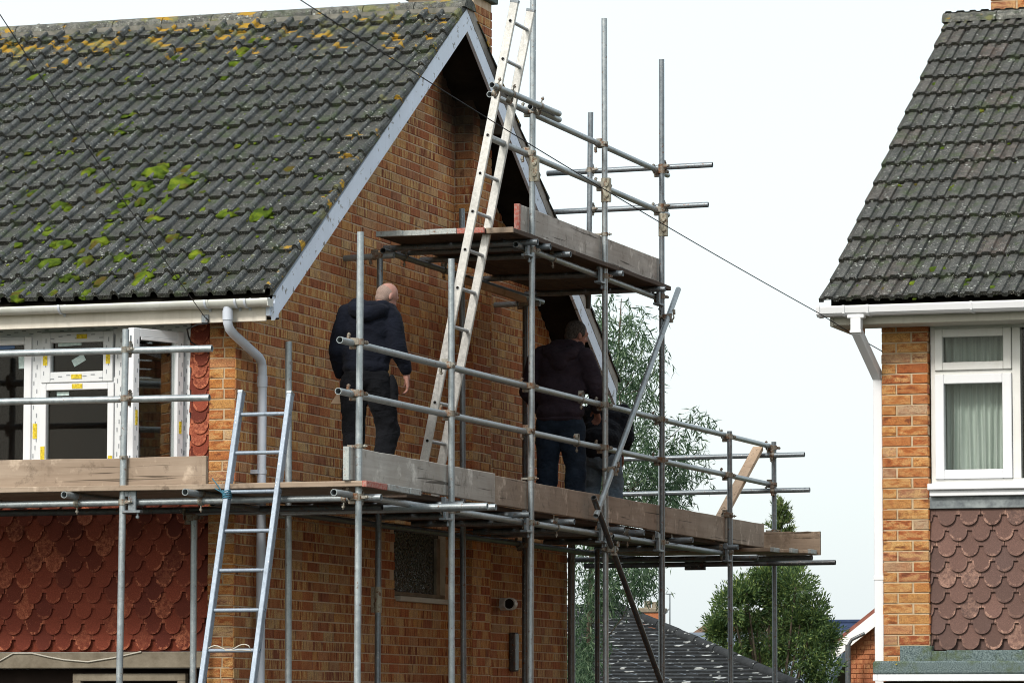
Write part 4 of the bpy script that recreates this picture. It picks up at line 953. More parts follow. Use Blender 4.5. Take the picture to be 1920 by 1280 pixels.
q = MB(); q.path([(-.12, -.285, 4.60), (-.09, -.30, 4.575), (-.10, -.29, 4.555), (-.18, -.29, 4.55), (-.30, -.2, 4.53), (-.355, -.05, 4.50), (-.345, -.02, 4.45), (-.26, -.02, 4.40), (-.205, -.02, 4.37)], .006, 6); cb = tag(q.build('cable', M['cable']), 'black cable looping from the fascia to the side of the window', 'cable')
q = MB(); q.bbox((-.15, -.292, 4.56), (-.095, -.274, 4.62), .003); q.build('cable_bracket', M['galv_dull'], cb)
q = MB(); q.path([(-2.3, -.012, 2.19), (-1.856, -.012, 2.134), (-1.748, -.012, 2.190), (-1.597, -.012, 2.190), (-1.45, -.014, 2.16), (-1.338, -.012, 2.141), (-1.145, -.012, 2.125), (-.932, -.012, 2.155), (-.72, -.012, 2.198)], .006, 6)
tag(q.build('cable', M['cable_white']), 'slack white cable drooping over the concrete lintel', 'cable')

# ================================================================== RIGHT HOUSE
RX0, RY0 = 4.536, 1.2                        # front left corner
rh = empty('brick_house', (8.5, 5, 0), 'neighbouring brick house on the right with brown scalloped tiles and a net curtained window', 'house')
RYZ = RY0 + 3.95; RYE = RY0 - .34
def rz(y): yy = y if y <= RYZ else 2 * RYZ - y; return 4.715 + .639 * (yy - RYE)
q = MB(); q.prism([(RX0 + .0025, RY0 + .30, 0), (RX0 + .0025, RYZ * 2 - RY0, 0), (RX0 + .0025, RYZ * 2 - RY0, rz(RY0) - .1), (RX0 + .0025, RYZ, rz(RYZ) - .12), (RX0 + .0025, RY0 + .30, rz(RY0 + .3) - .1)], (.25, 0, 0))
q.box((RX0 + .003, RY0 + .0022, 0), (RX0 + .332, RY0 + .3, 4.62)); rw = q.build('wall', M['mortar_sand'], rh)
rp = Wall((RX0, RY0, 0), 0, 'pier_brick', 31)
z = 3.663 - 48 * .0749; i = 0
while z < 4.58:
    t = rp.rs.random()
    rp.course(z + .005, [(0, .1025), (.1125, .335)] if i % 2 else [(0, .215), (.225, .335)], .065); z += .0749; i += 1
rret = Wall((RX0 + .336, RY0, 0), R(90), 'pier_brick', 33)
z = 3.663 - 48 * .0749
while z < 4.58: rret.course(z + .005, [(0, .055)]); z += .0749
rg = Wall((RX0, RYZ * 2 - RY0, 0), R(-90), 'brick', 34); rg.fill(0, 7.9, 0, 7.6, 3.663 % .075, lambda u, zz: zz < rz(RYZ * 2 - RY0 - u) - .12, .15)
lay([rp, rret, rg], rw, 130, lambda px, py, c: 1)
# window bay between piers
rwin = empty('window', (5.2, 1.25, 3.4)); rwin.parent = rh; rwin.matrix_parent_inverse = wloc(rh).inverted()
X0 = 4.885; fz0, fz1 = 3.395, 4.535
q = MB(); q.box((X0, 1.245, fz0), (X0 + .03, 1.32, fz1)); q.box((X0 + .031, 1.245, fz1 - .028), (8.4, 1.32, fz1)); q.box((X0 + .031, 1.245, fz0), (8.4, 1.32, fz0 + .03))
q.box((5.478, 1.244, fz0 + .031), (5.535, 1.32, fz1 - .029)); q.box((6.9, 1.244, fz0 + .031), (6.96, 1.32, fz1 - .029)); q.box((X0 + .031, 1.247, 4.178), (5.477, 1.32, 4.205)); q.build('frame', M['upvc_old'], rwin)
q = MB(); sash(q, X0 + .032, 5.474, 4.207, fz1 - .030, 1.225, 1.30, .058); q.build('top_sash', M['upvc_old'], rwin)
q = MB(); sash(q, X0 + .032, 5.474, fz0 + .032, 4.176, 1.222, 1.30, .066); q.build('side_sash', M['upvc'], rwin)
for a, b, c_, d in ((X0 + .09, 5.416, 4.265, 4.448), (X0 + .098, 5.408, 3.493, 4.11), (5.536, 6.9, fz0 + .031, fz1 - .029)):
    q = MB(); q.box((a, 1.268, c_), (b, 1.274, d)); q.build('pane', M['glass'], rwin)
def curtain(x0, x1, z0, z1, y, amp, wl, sd_):
    q = MB(); n = int((x1 - x0) / .006); rr = random.Random(sd_); ph = 0; P = []
    for i in range(n + 1):
        ph += .006 / (wl * rr.uniform(.6, 1.5)) * 2 * math.pi; P.append(y + amp * math.sin(ph) * rr.uniform(.85, 1.1))
    v = []; m_ = 8
    for j in range(m_ + 1):
        for i in range(n + 1):
            t = j / m_; v.append((x0 + (x1 - x0) * i / n + .012 * math.sin(i * .13 + t * 2.2) * t, P[i] * (1 - .3 * t) + (y) * .3 * t, z1 + (z0 - z1) * t))
    q.add(v, [(j * (n + 1) + i, (j + 1) * (n + 1) + i, (j + 1) * (n + 1) + i + 1, j * (n + 1) + i + 1) for j in range(m_) for i in range(n)], True); return q
curtain(X0 + .05, 5.475, 3.41, 4.52, 1.42, .022, .05, 3).build('curtain', M['curtain'], rwin)
q = MB(); q.box((X0 - .02, 2.2, 3.2), (8.4, 2.24, 4.7)); q.box((X0 - .02, 1.33, 4.60), (8.4, 2.2, 4.63)); q.box((X0 - .02, 1.33, 3.25), (8.4, 2.2, 3.29)); q.build('room', M['inside'], rh)
q = MB(); q.bbox((X0 - .01, 1.135, 3.345), (8.4, 1.30, 3.392), .006); q.bbox((X0 + .0, 1.165, 3.302), (8.4, 1.30, 3.344), .004); q.build('window_sill', M['upvc'], rh)
q = MB(); q.bbox((X0 - .012, 1.205, 3.214), (8.4, 1.30, 3.30), .004); q.build('lead_flashing', M['lead'], rh)
q = MB(); q.box((X0 - .02, 1.282, 2.20), (8.4, 1.42, 3.30)); rc_ = q.build('tile_cladding', M['clay_brown'], rh)
uc = MB(); uc.bbox((X0 - .02, 1.250, 2.206), (7.6, 1.281, 2.30), .003); uc.build('undercourse', M['clay_brown'], rc_)
FB = scale_mesh('tile', .1665, .20, 'clay_brown')
hang(rc_, FB, X0 - .05, 7.6, 2.205, 3.19, .1665, .1105, 1.258, .20, 44, 1)
# flat bay roof with mineral felt
q = MB(); q.bbox((4.545, .80, 2.032), (8.4, 1.25, 2.125), .012); q.build('felt_bay_roof', M['felt'], rh)
q = MB(); q.bbox((4.66, 1.165, 2.126), (4.888, 1.205, 2.238), .004); q.bbox((4.874, 1.17, 2.126), (4.892, 1.235, 2.237), .003); q.bbox((4.892, 1.155, 2.126), (5.0, 1.23, 2.20), .003); q.bbox((5.0015, 1.15, 2.126), (8.4, 1.23, 2.205), .003); q.build('felt_upstand', M['felt'], rh)
q = MB(); q.bbox((4.545, .805, 1.985), (4.58, 1.2, 2.031), .003); q.bbox((4.58, .80, 1.984), (8.4, .83, 2.031), .003); q.build('bay_fascia', M['upvc'], rh)
q = MB(); q.box((4.60, .9, 0), (8.4, 1.2, 1.98)); q.build('bay_interior', M['inside'], rh)
for x, y, s_ in ((4.86, .85, .02), (5.36, .86, .018), (4.72, .82, .01)):
    q = MB(); q.ball((x, y - .03, 2.09 + s_ * 1.2), s_ * .7, 1, (1, .5, .7)); q.build('lichen_tuft', M['sticker'], rh)
# eaves
q = MB(); q.bbox((4.235, RYE + .06, 4.525), (8.6, RYE + .085, 4.66), .003); q.build('fascia', M['fascia_r'], rh)
q = MB(); q.box((4.235, RYE + .085, 4.525), (8.6, 1.23, 4.538)); q.bbox((4.225, RYE + .05, 4.515), (4.25, 1.9, 4.60), .004); q.build('eaves_soffit', M['fascia_r'], rh)
def sq_gutter(x0, x1, g_=0.0):
    q = MB(); y0, y1 = RYE - .075 - g_, RYE + .05; z0, z1 = 4.582 - g_, 4.652 + g_ * .4
    prof = [(y1, z1), (y1, z0), (y0 + .03, z0), (y0 + .008, z0 + .018), (y0, z1 - .012), (y0 + .002, z1), (y0 + .01, z1), (y0 + .012, z0 + .022), (y1 - .006, z0 + .006), (y1 - .006, z1)]
    n = len(prof); A = [(x0, y, z) for y, z in prof]; B = [(x1, y, z) for y, z in prof]; q.add(A + B, [(k, n + k, n + (k + 1) % n, (k + 1) % n)[::-1] for k in range(n)])
    e = [(y1, z1), (y1, z0), (y0 + .03, z0), (y0 + .008, z0 + .018), (y0, z1 - .012), (y0 + .002, z1)]
    q.add([(x0, y, z) for y, z in e], [tuple(range(6))]); q.add([(x1, y, z) for y, z in e], [tuple(range(5, -1, -1))]); return q
gr = sq_gutter(4.165, 8.6).build('gutter', M['upvc'], rh)
for a, b in ((4.155, 4.18), (4.345, 4.362), (4.52, 4.537), (5.27, 5.285)): sq_gutter(a, b, .006).build('gutter_bracket', M['upvc'], gr)
q = MB(); yd = RYE - .02
q.bbox((4.40, yd - .035, 4.46), (4.475, yd + .035, 4.60), .004); q.bbox((4.375, yd - .037, 4.56), (4.50, yd + .037, 4.588), .006); q.bbox((4.395, yd - .04, 4.455), (4.48, yd + .04, 4.475), .004)
q.bar((4.437, yd, 4.475), (4.495, RY0 + .06, 4.17), .066, .066, (0, 0, 1), .004); q.bbox((4.462, RY0 + .03, 0), (4.528, RY0 + .095, 4.215), .004)
dq = q.build('downpipe', M['upvc'], rh)
for z in (2.71, 4.16):
    q = MB(); q.bbox((4.457, RY0 + .025, z), (4.533, RY0 + .1, z + .03), .003); q.build('pipe_bracket', M['upvc'], dq)
q = MB(); q.box((4.24, RYE + .03, 4.655), (8.6, RYE + .05, 4.74)); q.build('eaves_gap_shade', M['soot_shade'], rh)  # black strip added as painted shade in the gap between tiles and gutter
# roof
RANG = math.atan(.639); PRR = rib_profile(.205); TLR = tile_mesh('tile', PRR, 'tile_r', smooth=False, th=.026, lift=.030)
q = MB(); q.prism([(4.25, RYE + .04, rz(RYE + .04) - .05), (4.25, RYZ, rz(RYZ) - .05), (4.25, 2 * RYZ - RYE, rz(RYE) - .05), (4.25, 2 * RYZ - RYE, rz(RYE) - .08), (4.25, RYZ, rz(RYZ) - .085), (4.25, RYE + .04, rz(RYE + .04) - .08)], (4.4, 0, 0)); rroof = q.build('roof', M['soot_shade'], rh)
st = MB()
for row in range(16):
    for c_ in range(21):
        x = 4.195 + .2035 * c_; jt = Matrix.Translation((rng.uniform(-.003, .003), rng.uniform(-.006, .006), rng.uniform(-.002, .003))) @ Matrix.Rotation(R(rng.uniform(-.6, .6)), 4, 'Z') @ Matrix.Rotation(R(rng.uniform(-.5, .5)), 4, 'Y')
        if row == 0: mt = slope_frame(x - .01, RYE - .10, rz(RYE) - .040, R(30)) @ jt
        else: mt = slope_frame(x, RYE, rz(RYE) + .01, RANG) @ Matrix.Translation((0, row * .328 - .10, 0)) @ jt
        if proj(mt @ Vector((0, .2, 0)))[0] < 1935: inst('tile', TLR, rroof, mt)
        else: st.r = rng.random(); add_tile(st, PRR, mt, smooth=False, th=.026, lift=.030)
        st.r = rng.random(); add_tile(st, PRR, slope_frame(x + .2, 2 * RYZ - RYE, rz(RYE), RANG, -1) @ Matrix.Translation((0, row * .328 - .10, 0)), smooth=False, th=.026, lift=.030)
st.build('tile_field', M['tile_r'], rroof, 'stuff')
for i in range(9):
    x0 = 4.175 + .455 * i; b = MB(); b.r = .2 + .6 * rng.random(); seg = 9; A = []; B = []
    for k in range(seg + 1):
        t = math.pi * k / seg; dy = .14 * math.cos(t); dz = .10 * math.sin(t); A.append((x0 + .002, RYZ - dy, rz(RYZ) - .035 + dz)); B.append((x0 + .451, RYZ - dy, rz(RYZ) - .035 + dz))
    n = seg + 1; b.add(A + B, [(k, n + k, n + k + 1, k + 1) for k in range(seg)], True); b.add(B, [tuple(range(n))]); b.add(A, [tuple(range(n - 1, -1, -1))]); b.build('ridge_tile', M['ridge'], rroof)
mo = MB()
def roof_pt_r(px, py):
    d = fwd * 7325 + r2 * (px - 960) - u2 * (py - 640); n = Vector((0, -math.sin(RANG), math.cos(RANG))); p0 = Vector((0, RYE, rz(RYE) + .02)); t = (p0 - CAM).dot(n) / d.dot(n); return CAM + d * t
for px, py, s_ in [(1662, 542, 9), (1712, 532, 8), (1750, 507, 13), (1764, 505, 10), (1860, 542, 12), (1866, 548, 10), (1838, 208, 8), (1730, 398, 6), (1780, 358, 6), (1893, 184, 7), (1870, 262, 6), (1842, 332, 5), (1810, 535, 7), (1815, 525, 6), (1905, 535, 8), (1780, 540, 6), (1756, 145, 6), (1753, 158, 6), (1715, 560, 5)] + [(rng.uniform(1590, 1910), rng.uniform(60, 550), rng.choice((2, 2.6, 3.4, 4.2))) for _ in range(260)]:
    p = roof_pt_r(px, py)
    if p.x > 4.25 and p.y < RYZ - .2: cushion(mo, p, s_ / 240 * .9, RANG, 3 if s_ > 5 else 2)
mo.build('moss', M['moss'], rroof, 'stuff')
q = MB(); q.box((4.55, RYZ + .095, 7.0), (5.15, RYZ + .55, 8.6)); rch = q.build('chimney', M['mortar_sand'], rh)
cw2 = Wall((4.542, RYZ + .092, 0), 0, 'pier_brick', 51)
z = 7.32; i = 0
while z < 8.5: cw2.course(z, [(0, .215), (.225, .44), (.45, .61)] if i % 2 else [(0, .1025), (.1125, .3275), (.3375, .5525), (.5625, .61)]); z += .075; i += 1
for a, b, z, H, mt in cw2.mats(): inst('brick', brick_mesh(round(b - a, 2), H, 'pier_brick'), rch, mt)
q = MB(); q.box((8.4, 1.21, 0), (8.7, 9.1, 4.6)); q.build('party_wall', M['mortar_sand'], rh)

# ================================================================== FAR BUILDINGS
def far_pt(px, py, d): return ray(px, py, d)
# hipped plain-tiled roof with white lichen
hr = empty('bungalow', (-4.5, 22, 0), 'low house behind with a dark hipped roof speckled white with lichen', 'house')
A_ = far_pt(1138, 1132, 56); Bq = far_pt(1500, 1288, 50); hipd = (Bq - A_); uxr = Vector((.97, -.24, 0)).normalized()
rows = 34; end = A_ + hipd * 2.0
q = MB()
dn = Vector((uxr.y, -uxr.x, 0)); 
slope_n = (uxr.cross(hipd)).normalized(); slope_n = slope_n if slope_n.z > 0 else -slope_n
rr = random.Random(3)
rown = 46; hp = hipd * 1.9
for i in range(rown):
    a = A_ + hp * (i / rown); b = A_ + hp * ((i + 1.25) / rown); lf = 3.2 + 0.0
    hgt = slope_n * .030
    q.r = rr.random()
    nseg = 40; L0 = (a + uxr * -lf); 
    left = -7.5 + 0 * i
    def at_(p, u): return p + uxr * u
    # each course: a tilted strip with a front edge, tile joints as small length steps
    ends = [left + (0 - left) * k / nseg for k in range(nseg + 1)]
    for k in range(nseg):
        j = rr.uniform(-.006, .006); q.r = rr.random()
        p0 = at_(b, ends[k]) + hgt; p1 = at_(b, ends[k + 1]) + hgt; p2 = at_(a, ends[k + 1] - (0 if k < nseg - 1 else 0)); p3 = at_(a, ends[k])
        off = slope_n * j
        q.add([p0 + off, p1 + off, p2, p3, p0 - hgt * .7, p1 - hgt * .7], [(0, 1, 2, 3), (4, 5, 1, 0)])
q.build('roof', M['hip_tile'], hr, 'stuff')
q = MB(); cpt = A_ + hp; q.box((A_.x - 8, A_.y - .2, 0), (A_.x + 1.5, A_.y + 3, 1.9)); q.build('wall', M['far_brick'], hr)
for k in range(10):
    q = MB(); a = A_ + hipd * (k * .1) ; b = A_ + hipd * (k * .1 + .098); q.tube(a + slope_n * .02, b + slope_n * .03, .07, 8); q.build('hip_tile', M['hip_tile'], hr)
def gable_house(name, label, x, y, z_e, wdt, dep, rise, ang, wallm, roofm, cat='house', barge=True):
    """house with ridge along its local Y; front gable faces local -Y"""
    t = empty(name, (x, y, 0), label, cat); mt = Matrix.Translation((x, y, 0)) @ Matrix.Rotation(R(ang), 4, 'Z'); h = wdt / 2
    q = MB(); q.prism([mt @ Vector(p) for p in ((-h, 0, 0), (h, 0, 0), (h, 0, z_e), (0, 0, z_e + rise), (-h, 0, z_e))], mt.to_3x3() @ Vector((0, dep, 0))); q.build('wall', M[wallm], t)
    q = MB()
    for s_ in (-1, 1):
        q.prism([mt @ Vector(p) for p in ((s_ * (h + .25), -.2, z_e - .25 * rise / h), (0, -.2, z_e + rise), (0, -.2, z_e + rise + .14), (s_ * (h + .25), -.2, z_e + .14 - .25 * rise / h))], mt.to_3x3() @ Vector((0, dep + .4, 0)))
    q.build('roof', M[roofm], t)
    if barge:
        for s_ in (-1, 1):
            q = MB(); q.prism([mt @ Vector(p) for p in ((s_ * (h + .25), -.24, z_e - .16 - .25 * rise / h), (0, -.24, z_e + rise - .16), (0, -.24, z_e + rise + .06), (s_ * (h + .25), -.24, z_e + .06 - .25 * rise / h))], mt.to_3x3() @ Vector((0, .035, 0))); q.build('bargeboard', M['far_white'], t)
    return t, mt
P = far_pt(1572, 1228, 62)
oh, omt = gable_house('brick_house', 'orange brick house far right with a white sloping bargeboard, beside the neighbour', P.x + 2.6, P.y, 2.93, 4.9, 8, 1.85, -4, 'far_brick', 'far_tile_red')
fwl = Wall(tuple(Vector((P.x + 2.6, P.y, 0)) + Matrix.Rotation(R(-4), 3, 'Z') @ Vector((-2.45, -.012, 0))), R(-4), 'far_brick', 71)
fwl.fill(.0, 2.5, 1.75, 4.6, .0, lambda u, zz: zz < 2.93 + 1.85 * u / 2.45 - .12, .3)
for a, b, z, H, mt in fwl.mats(): inst('brick', brick_mesh(round(b - a, 2), H, 'far_brick'), bpy.data.objects[oh.children[0].name], mt)
q = MB(); a = far_pt(1590, 1208, 61.6); q.tube((a.x, a.y, 0), (a.x, a.y, a.z), .045, 8); q.path([(a.x, a.y, a.z - .02), (a.x + .06, a.y, a.z + .08), (a.x + .18, a.y + .02, a.z + .14), (a.x + .26, a.y + .05, a.z + .18)], .03, 6); q.build('downpipe', M['galv_dark'], oh)
P = far_pt(1270, 1172, 78)
th_ = empty('terraced_house', (P.x, P.y, 0), 'distant house with a grey slate roof and a red brick chimney, behind the speckled roof', 'house')
q = MB(); e1 = far_pt(1120, 1160, 78); e2 = far_pt(1342, 1178, 78)
q.prism([(e1.x - 3, e1.y, 3.36), (e1.x - 3, e1.y - 4, 1.4), (e1.x - 3, e1.y - 4, 1.2), (e1.x - 3, e1.y, 3.1), (e1.x - 3, e1.y + 4, 1.2), (e1.x - 3, e1.y + 4, 1.4)], (e2.x - e1.x + 6, 0, 0)); q.build('roof', M['slate'], th_)
q = MB(); q.box((e1.x - 3, e1.y - 3.6, 0), (e2.x + 3, e1.y + 3.6, 1.2)); q.build('wall', M['far_brick'], th_)
c0 = far_pt(1200, 1168, 78.4); c1 = far_pt(1238, 1168, 78.4)
q = MB(); q.box((c0.x, c0.y, 2.6), (c1.x, c0.y + .5, far_pt(1200, 1148, 78.4).z)); chb = q.build('chimney', M['far_brick'], th_)
q = MB(); zt = far_pt(1200, 1148, 78.4).z; q.bbox((c0.x - .04, c0.y - .04, zt), (c1.x + .04, c0.y + .54, zt + .10), .02); q.tube((c0.x + .1, c0.y + .2, zt + .1), (c0.x + .1, c0.y + .2, zt + .24), .07, 8); q.tube((c1.x - .12, c0.y + .2, zt + .1), (c1.x - .12, c0.y + .2, zt + .22), .08, 8); q.build('chimney_top', M['concrete'], chb)
a = far_pt(1256, 1168, 78.5); q = MB(); zt = far_pt(1256, 1112, 78.5).z; q.tube((a.x, a.y, 2.9), (a.x, a.y, zt), .016, 6); q.tube((a.x - .07, a.y, zt - .01), (a.x + .07, a.y, zt - .01), .012, 6); q.tube((a.x - .11, a.y, zt - .42), (a.x - .01, a.y, zt - .3), .010, 6); tag(q.build('television_aerial', M['galv_dull']), 'thin television aerial standing on the distant slate roof', 'aerial')
P = far_pt(1345, 1150, 92); gable_house('cottage', 'far house showing only a brown roof slope, half hidden by the round bush', P.x + .2, P.y, 2.58, 4.4, 7, 1.42, 0, 'far_brick', 'far_tile', barge=False)
P = far_pt(1590, 1166, 95); q = MB(); t = empty('terraced_house', (P.x, P.y, 0), 'distant house with a dark blue roof between the bush and the orange house', 'house')
q.prism([(P.x - 1.2, P.y, P.z), (P.x - 1.2, P.y - 3.5, P.z - 2), (P.x - 1.2, P.y - 3.4, P.z - 2.2), (P.x - 1.2, P.y + .1, P.z - .2)], (4, 0, 0)); q.build('roof', M['slate_blue'], t)
q = MB(); q.bbox((P.x - 1.25, P.y - .05, P.z - .02), (P.x + 2.9, P.y + .12, P.z + .07), .02); q.build('ridge', M['slate_blue'], t); q = MB(); q.box((P.x - 1.1, P.y - 3, 0), (P.x + 2.7, P.y - .1, P.z - 2)); q.build('wall', M['far_brick'], t)

# ================================================================== TREES
def leaf(mb, p, d, n_, L_, W_, fold=.18):
    d = d.normalized(); s_ = d.cross(n_)
    if s_.length < 1e-4: s_ = d.orthogonal()
    s_.normalize(); u_ = s_.cross(d)
    a = p; b = p + d * L_ * .42 + s_ * W_ / 2 + u_ * W_ * fold; c = p + d * L_ + u_ * -.1 * L_; e = p + d * L_ * .42 - s_ * W_ / 2 + u_ * W_ * fold; m_ = p + d * L_ * .45
    mb.add([a, b, c, e, m_], [(0, 1, 4), (1, 2, 4), (0, 4, 3), (4, 2, 3)])
def rv(r_): 
    while 1:
        v = Vector((r_.uniform(-1, 1), r_.uniform(-1, 1), r_.uniform(-1, 1)))
        if .05 < v.length < 1: return v
def limb(mb, pts, r0, r1, seg=7):
    n = len(pts) - 1
    for i in range(n): mb.tube(pts[i], pts[i + 1], r0 + (r1 - r0) * i / n, seg, r0 + (r1 - r0) * (i + 1) / n)
def gum_tree():
    rr = random.Random(23); D = 46
    base = far_pt(1085, 1500, D + .4); t = empty('tree', (base.x, base.y, 0), 'tall airy grey green tree with drooping leaves rising behind the scaffold', 'tree')
    tr = MB(); top = far_pt(1165, 560, D + .3)
    tp_ = [Vector((base.x, base.y, 0)), Vector((base.x + .1, base.y, 1.6)), far_pt(1110, 1000, D + .3), far_pt(1150, 800, D + .3), top]
    limb(tr, tp_, .05, .006, 9)
    lv = MB()
    # clumps: pixel centre, spread in pixels, density
    CL = [(1125, 590, 30, 45, 60), (1165, 580, 32, 40, 48), (1205, 600, 26, 36, 34), (1150, 640, 45, 45, 100), (1205, 650, 30, 40, 56), (1140, 700, 45, 50, 120), (1195, 705, 36, 42, 84), (1230, 690, 14, 30, 16), (1170, 760, 52, 50, 150), (1220, 750, 24, 40, 44),
          (1150, 830, 50, 50, 150), (1205, 830, 40, 40, 110), (1245, 850, 30, 34, 70), (1290, 800, 32, 36, 56), (1310, 770, 14, 20, 16), (1280, 850, 34, 30, 64), (1250, 905, 46, 32, 110), (1190, 900, 50, 36, 130), (1290, 895, 26, 26, 38), (1130, 900, 40, 40, 90), (1270, 935, 26, 16, 26),
          (1220, 935, 40, 18, 50), (1130, 1000, 60, 50, 150), (1185, 1050, 40, 36, 130), (1110, 1090, 36, 50, 150), (1150, 1090, 30, 30, 90), (1210, 1070, 22, 28, 60), (1095, 1180, 26, 60, 130), (1100, 1240, 24, 50, 90), (1085, 1250, 24, 60, 100)]
    for cx, cy, sx, sy, n in CL:
        c = far_pt(cx, cy, D + rr.uniform(-.6, .6)); j = min(range(len(tp_)), key=lambda k: abs(tp_[k].z - (c.z - .8)))
        st_ = tp_[j].lerp(tp_[min(j + 1, 4)], rr.random() * .6); mid = st_.lerp(c, .6) + Vector((0, 0, -.12))
        limb(tr, [st_, mid, c], .009, .003, 5)
        for _ in range(int(n * (.60 if cy < 960 else .66))):
            v = rv(rr); ctr = c + rgt * (v.x * sx / 159 * 1.15) + Vector((0, 0, -v.y * sy / 159 * 1.1)) + fwd * v.z * .7
            tw = Vector((rr.uniform(-.7, .7), rr.uniform(-.5, .5), rr.uniform(-1.2, .2))).normalized(); cur = ctr
            for k in range(rr.randint(6, 10)):
                cur = cur + tw * .035; tw = (tw + Vector((rr.uniform(-.25, .25), rr.uniform(-.25, .25), -.16))).normalized()
                d = Vector((rr.uniform(-.75, .75), rr.uniform(-.6, .6), rr.uniform(-1.3, .1)))
                lv.r = .02 + .96 * rr.random(); leaf(lv, cur, d, rv(rr), rr.uniform(.08, .145), rr.uniform(.014, .023))
    tr.build('trunk', M['bark'], t); lv.build('crown', M['leaf_gum'], t)
gum_tree()
def bush():
    rr = random.Random(31); D = 55; s1 = 7325 / D
    base = far_pt(1450, 1500, D); t = empty('bush', (base.x, base.y, 0), 'big rounded dark green evergreen bush beside the speckled roof', 'bush'); lv = MB(); tr = MB()
    OUT = [(1372, 1135, 34), (1528, 1150, 34), (1392, 1105, 32), (1492, 1100, 38), (1440, 1088, 36), (1350, 1170, 30), (1545, 1190, 32), (1415, 1145, 46), (1470, 1130, 48), (1500, 1170, 44), (1380, 1190, 44), (1440, 1200, 56), (1510, 1220, 50), (1360, 1235, 40), (1420, 1250, 56), (1485, 1260, 58), (1540, 1250, 34), (1350, 1290, 44), (1400, 1310, 60), (1470, 1330, 70), (1540, 1300, 40), (1545, 1340, 40), (1440, 1090, 26), (1400, 1112, 20), (1345, 1180, 14), (1548, 1195, 16), (1520, 1165, 18)]
    for cx, cy, rd in OUT:
        c = far_pt(cx, cy, D + rr.uniform(-.25, .25)); r_ = rd / s1
        limb(tr, [Vector((base.x, base.y, .4)), c.lerp(Vector((base.x, base.y, .8)), .4), c], .03, .01, 5)
        sub = [c + rv(rr).normalized() * r_ * rr.uniform(.45, .95) for _ in range(int(9 + rd * .35))]
        for sc_ in sub:
            for _ in range(52):
                v = rv(rr); p = sc_ + v * .125 * rr.uniform(.7, 1.3); out_ = (p - c).normalized() + rv(rr) * .8 + Vector((0, 0, .35))
                lv.r = .02 + .96 * rr.random() ** 1.2; leaf(lv, p, out_, rv(rr), rr.uniform(.05, .085), rr.uniform(.018, .028))
    tr.build('trunk', M['bark'], t); lv.build('crown', M['leaf_bay'], t)
bush()
def conifer():
    rr = random.Random(47); D = 58; s1 = 7325 / D; base = far_pt(1455, 1500, D)
    t = empty('tree', (base.x, base.y, 0), 'pointed conifer with light green sprays standing behind the rounded bush', 'tree'); tr = MB(); lv = MB()
    tip = far_pt(1452, 935, D); limb(tr, [Vector((base.x, base.y, 0)), Vector((base.x, base.y, 2)), tip], .13, .008, 8)
    zt = tip.z
    for i in range(150):
        f = (i / 150) ** .9; z = zt - .05 - f * 2.55; px_r = (6 + 95 * max(0, f * 1.05) ** .95) * rr.uniform(.45, 1.12)
        if 985 < 640 + 0: pass
        ang = rr.uniform(0, 6.283); o = Vector((math.cos(ang), math.sin(ang), 0)); L_ = px_r / s1
        a = Vector((base.x + (tip.x - base.x) * .6, base.y, z)); a.x = base.x + (tip.x - base.x) * min(1, z / zt); e = a + o * L_ + Vector((0, 0, .22 * L_ + .03)); limb(tr, [a, e], .012, .004, 4)
        for k in range(int(12 + 34 * L_ / .7)):
            u = rr.uniform(.15, 1.05); p = a.lerp(e, u) + rv(rr) * .05
            for _ in range(3):
                d = (o * .5 + Vector((0, 0, .75)) + rv(rr) * .75); lv.r = .02 + .96 * min(1, rr.random() * (.5 + .6 * u)); leaf(lv, p, d, rv(rr), rr.uniform(.06, .12), rr.uniform(.014, .022))
    tr.build('trunk', M['bark'], t); lv.build('crown', M['leaf_con'], t)
conifer()

# ================================================================== PEOPLE
def blob(name, parts, mt, mat, parent, voxel=.012, smooth=6, wr=0, wsize=.12):
    mb = MB()
    for p in parts:
        if p[0] == 'c':
            _, a, ra, b, rb = p[:5]; a = mt @ Vector(a); b = mt @ Vector(b)
            mb.ball(a, ra, 2); mb.ball(b, rb, 2); d = b - a
            if d.length > 1e-4: mb.tube(a, b, ra, 16, rb)
        else:
            _, c, r_ = p[:3]; rot = Euler([R(v) for v in p[3]]).to_matrix() if len(p) > 3 else Matrix.Identity(3)
            mb.ball(mt @ Vector(c), 1, 3, r_, mt.to_3x3() @ rot)
    o = mb.build(name, M[mat], parent)
    m1 = o.modifiers.new('merge', 'REMESH'); m1.mode = 'VOXEL'; m1.voxel_size = voxel; m1.use_smooth_shade = True
    m2 = o.modifiers.new('soften', 'SMOOTH'); m2.factor = .5; m2.iterations = smooth
    if wr:
        tx = bpy.data.textures.new(name + '_folds', 'CLOUDS'); tx.noise_scale = wsize; tx.noise_depth = 2
        m3 = o.modifiers.new('folds', 'DISPLACE'); m3.texture = tx; m3.strength = wr; m3.mid_level = .5; m3.texture_coords = 'GLOBAL'
    return o
def chain(pts): return [('c', pts[i][0], pts[i][1], pts[i + 1][0], pts[i + 1][1]) for i in range(len(pts) - 1)]
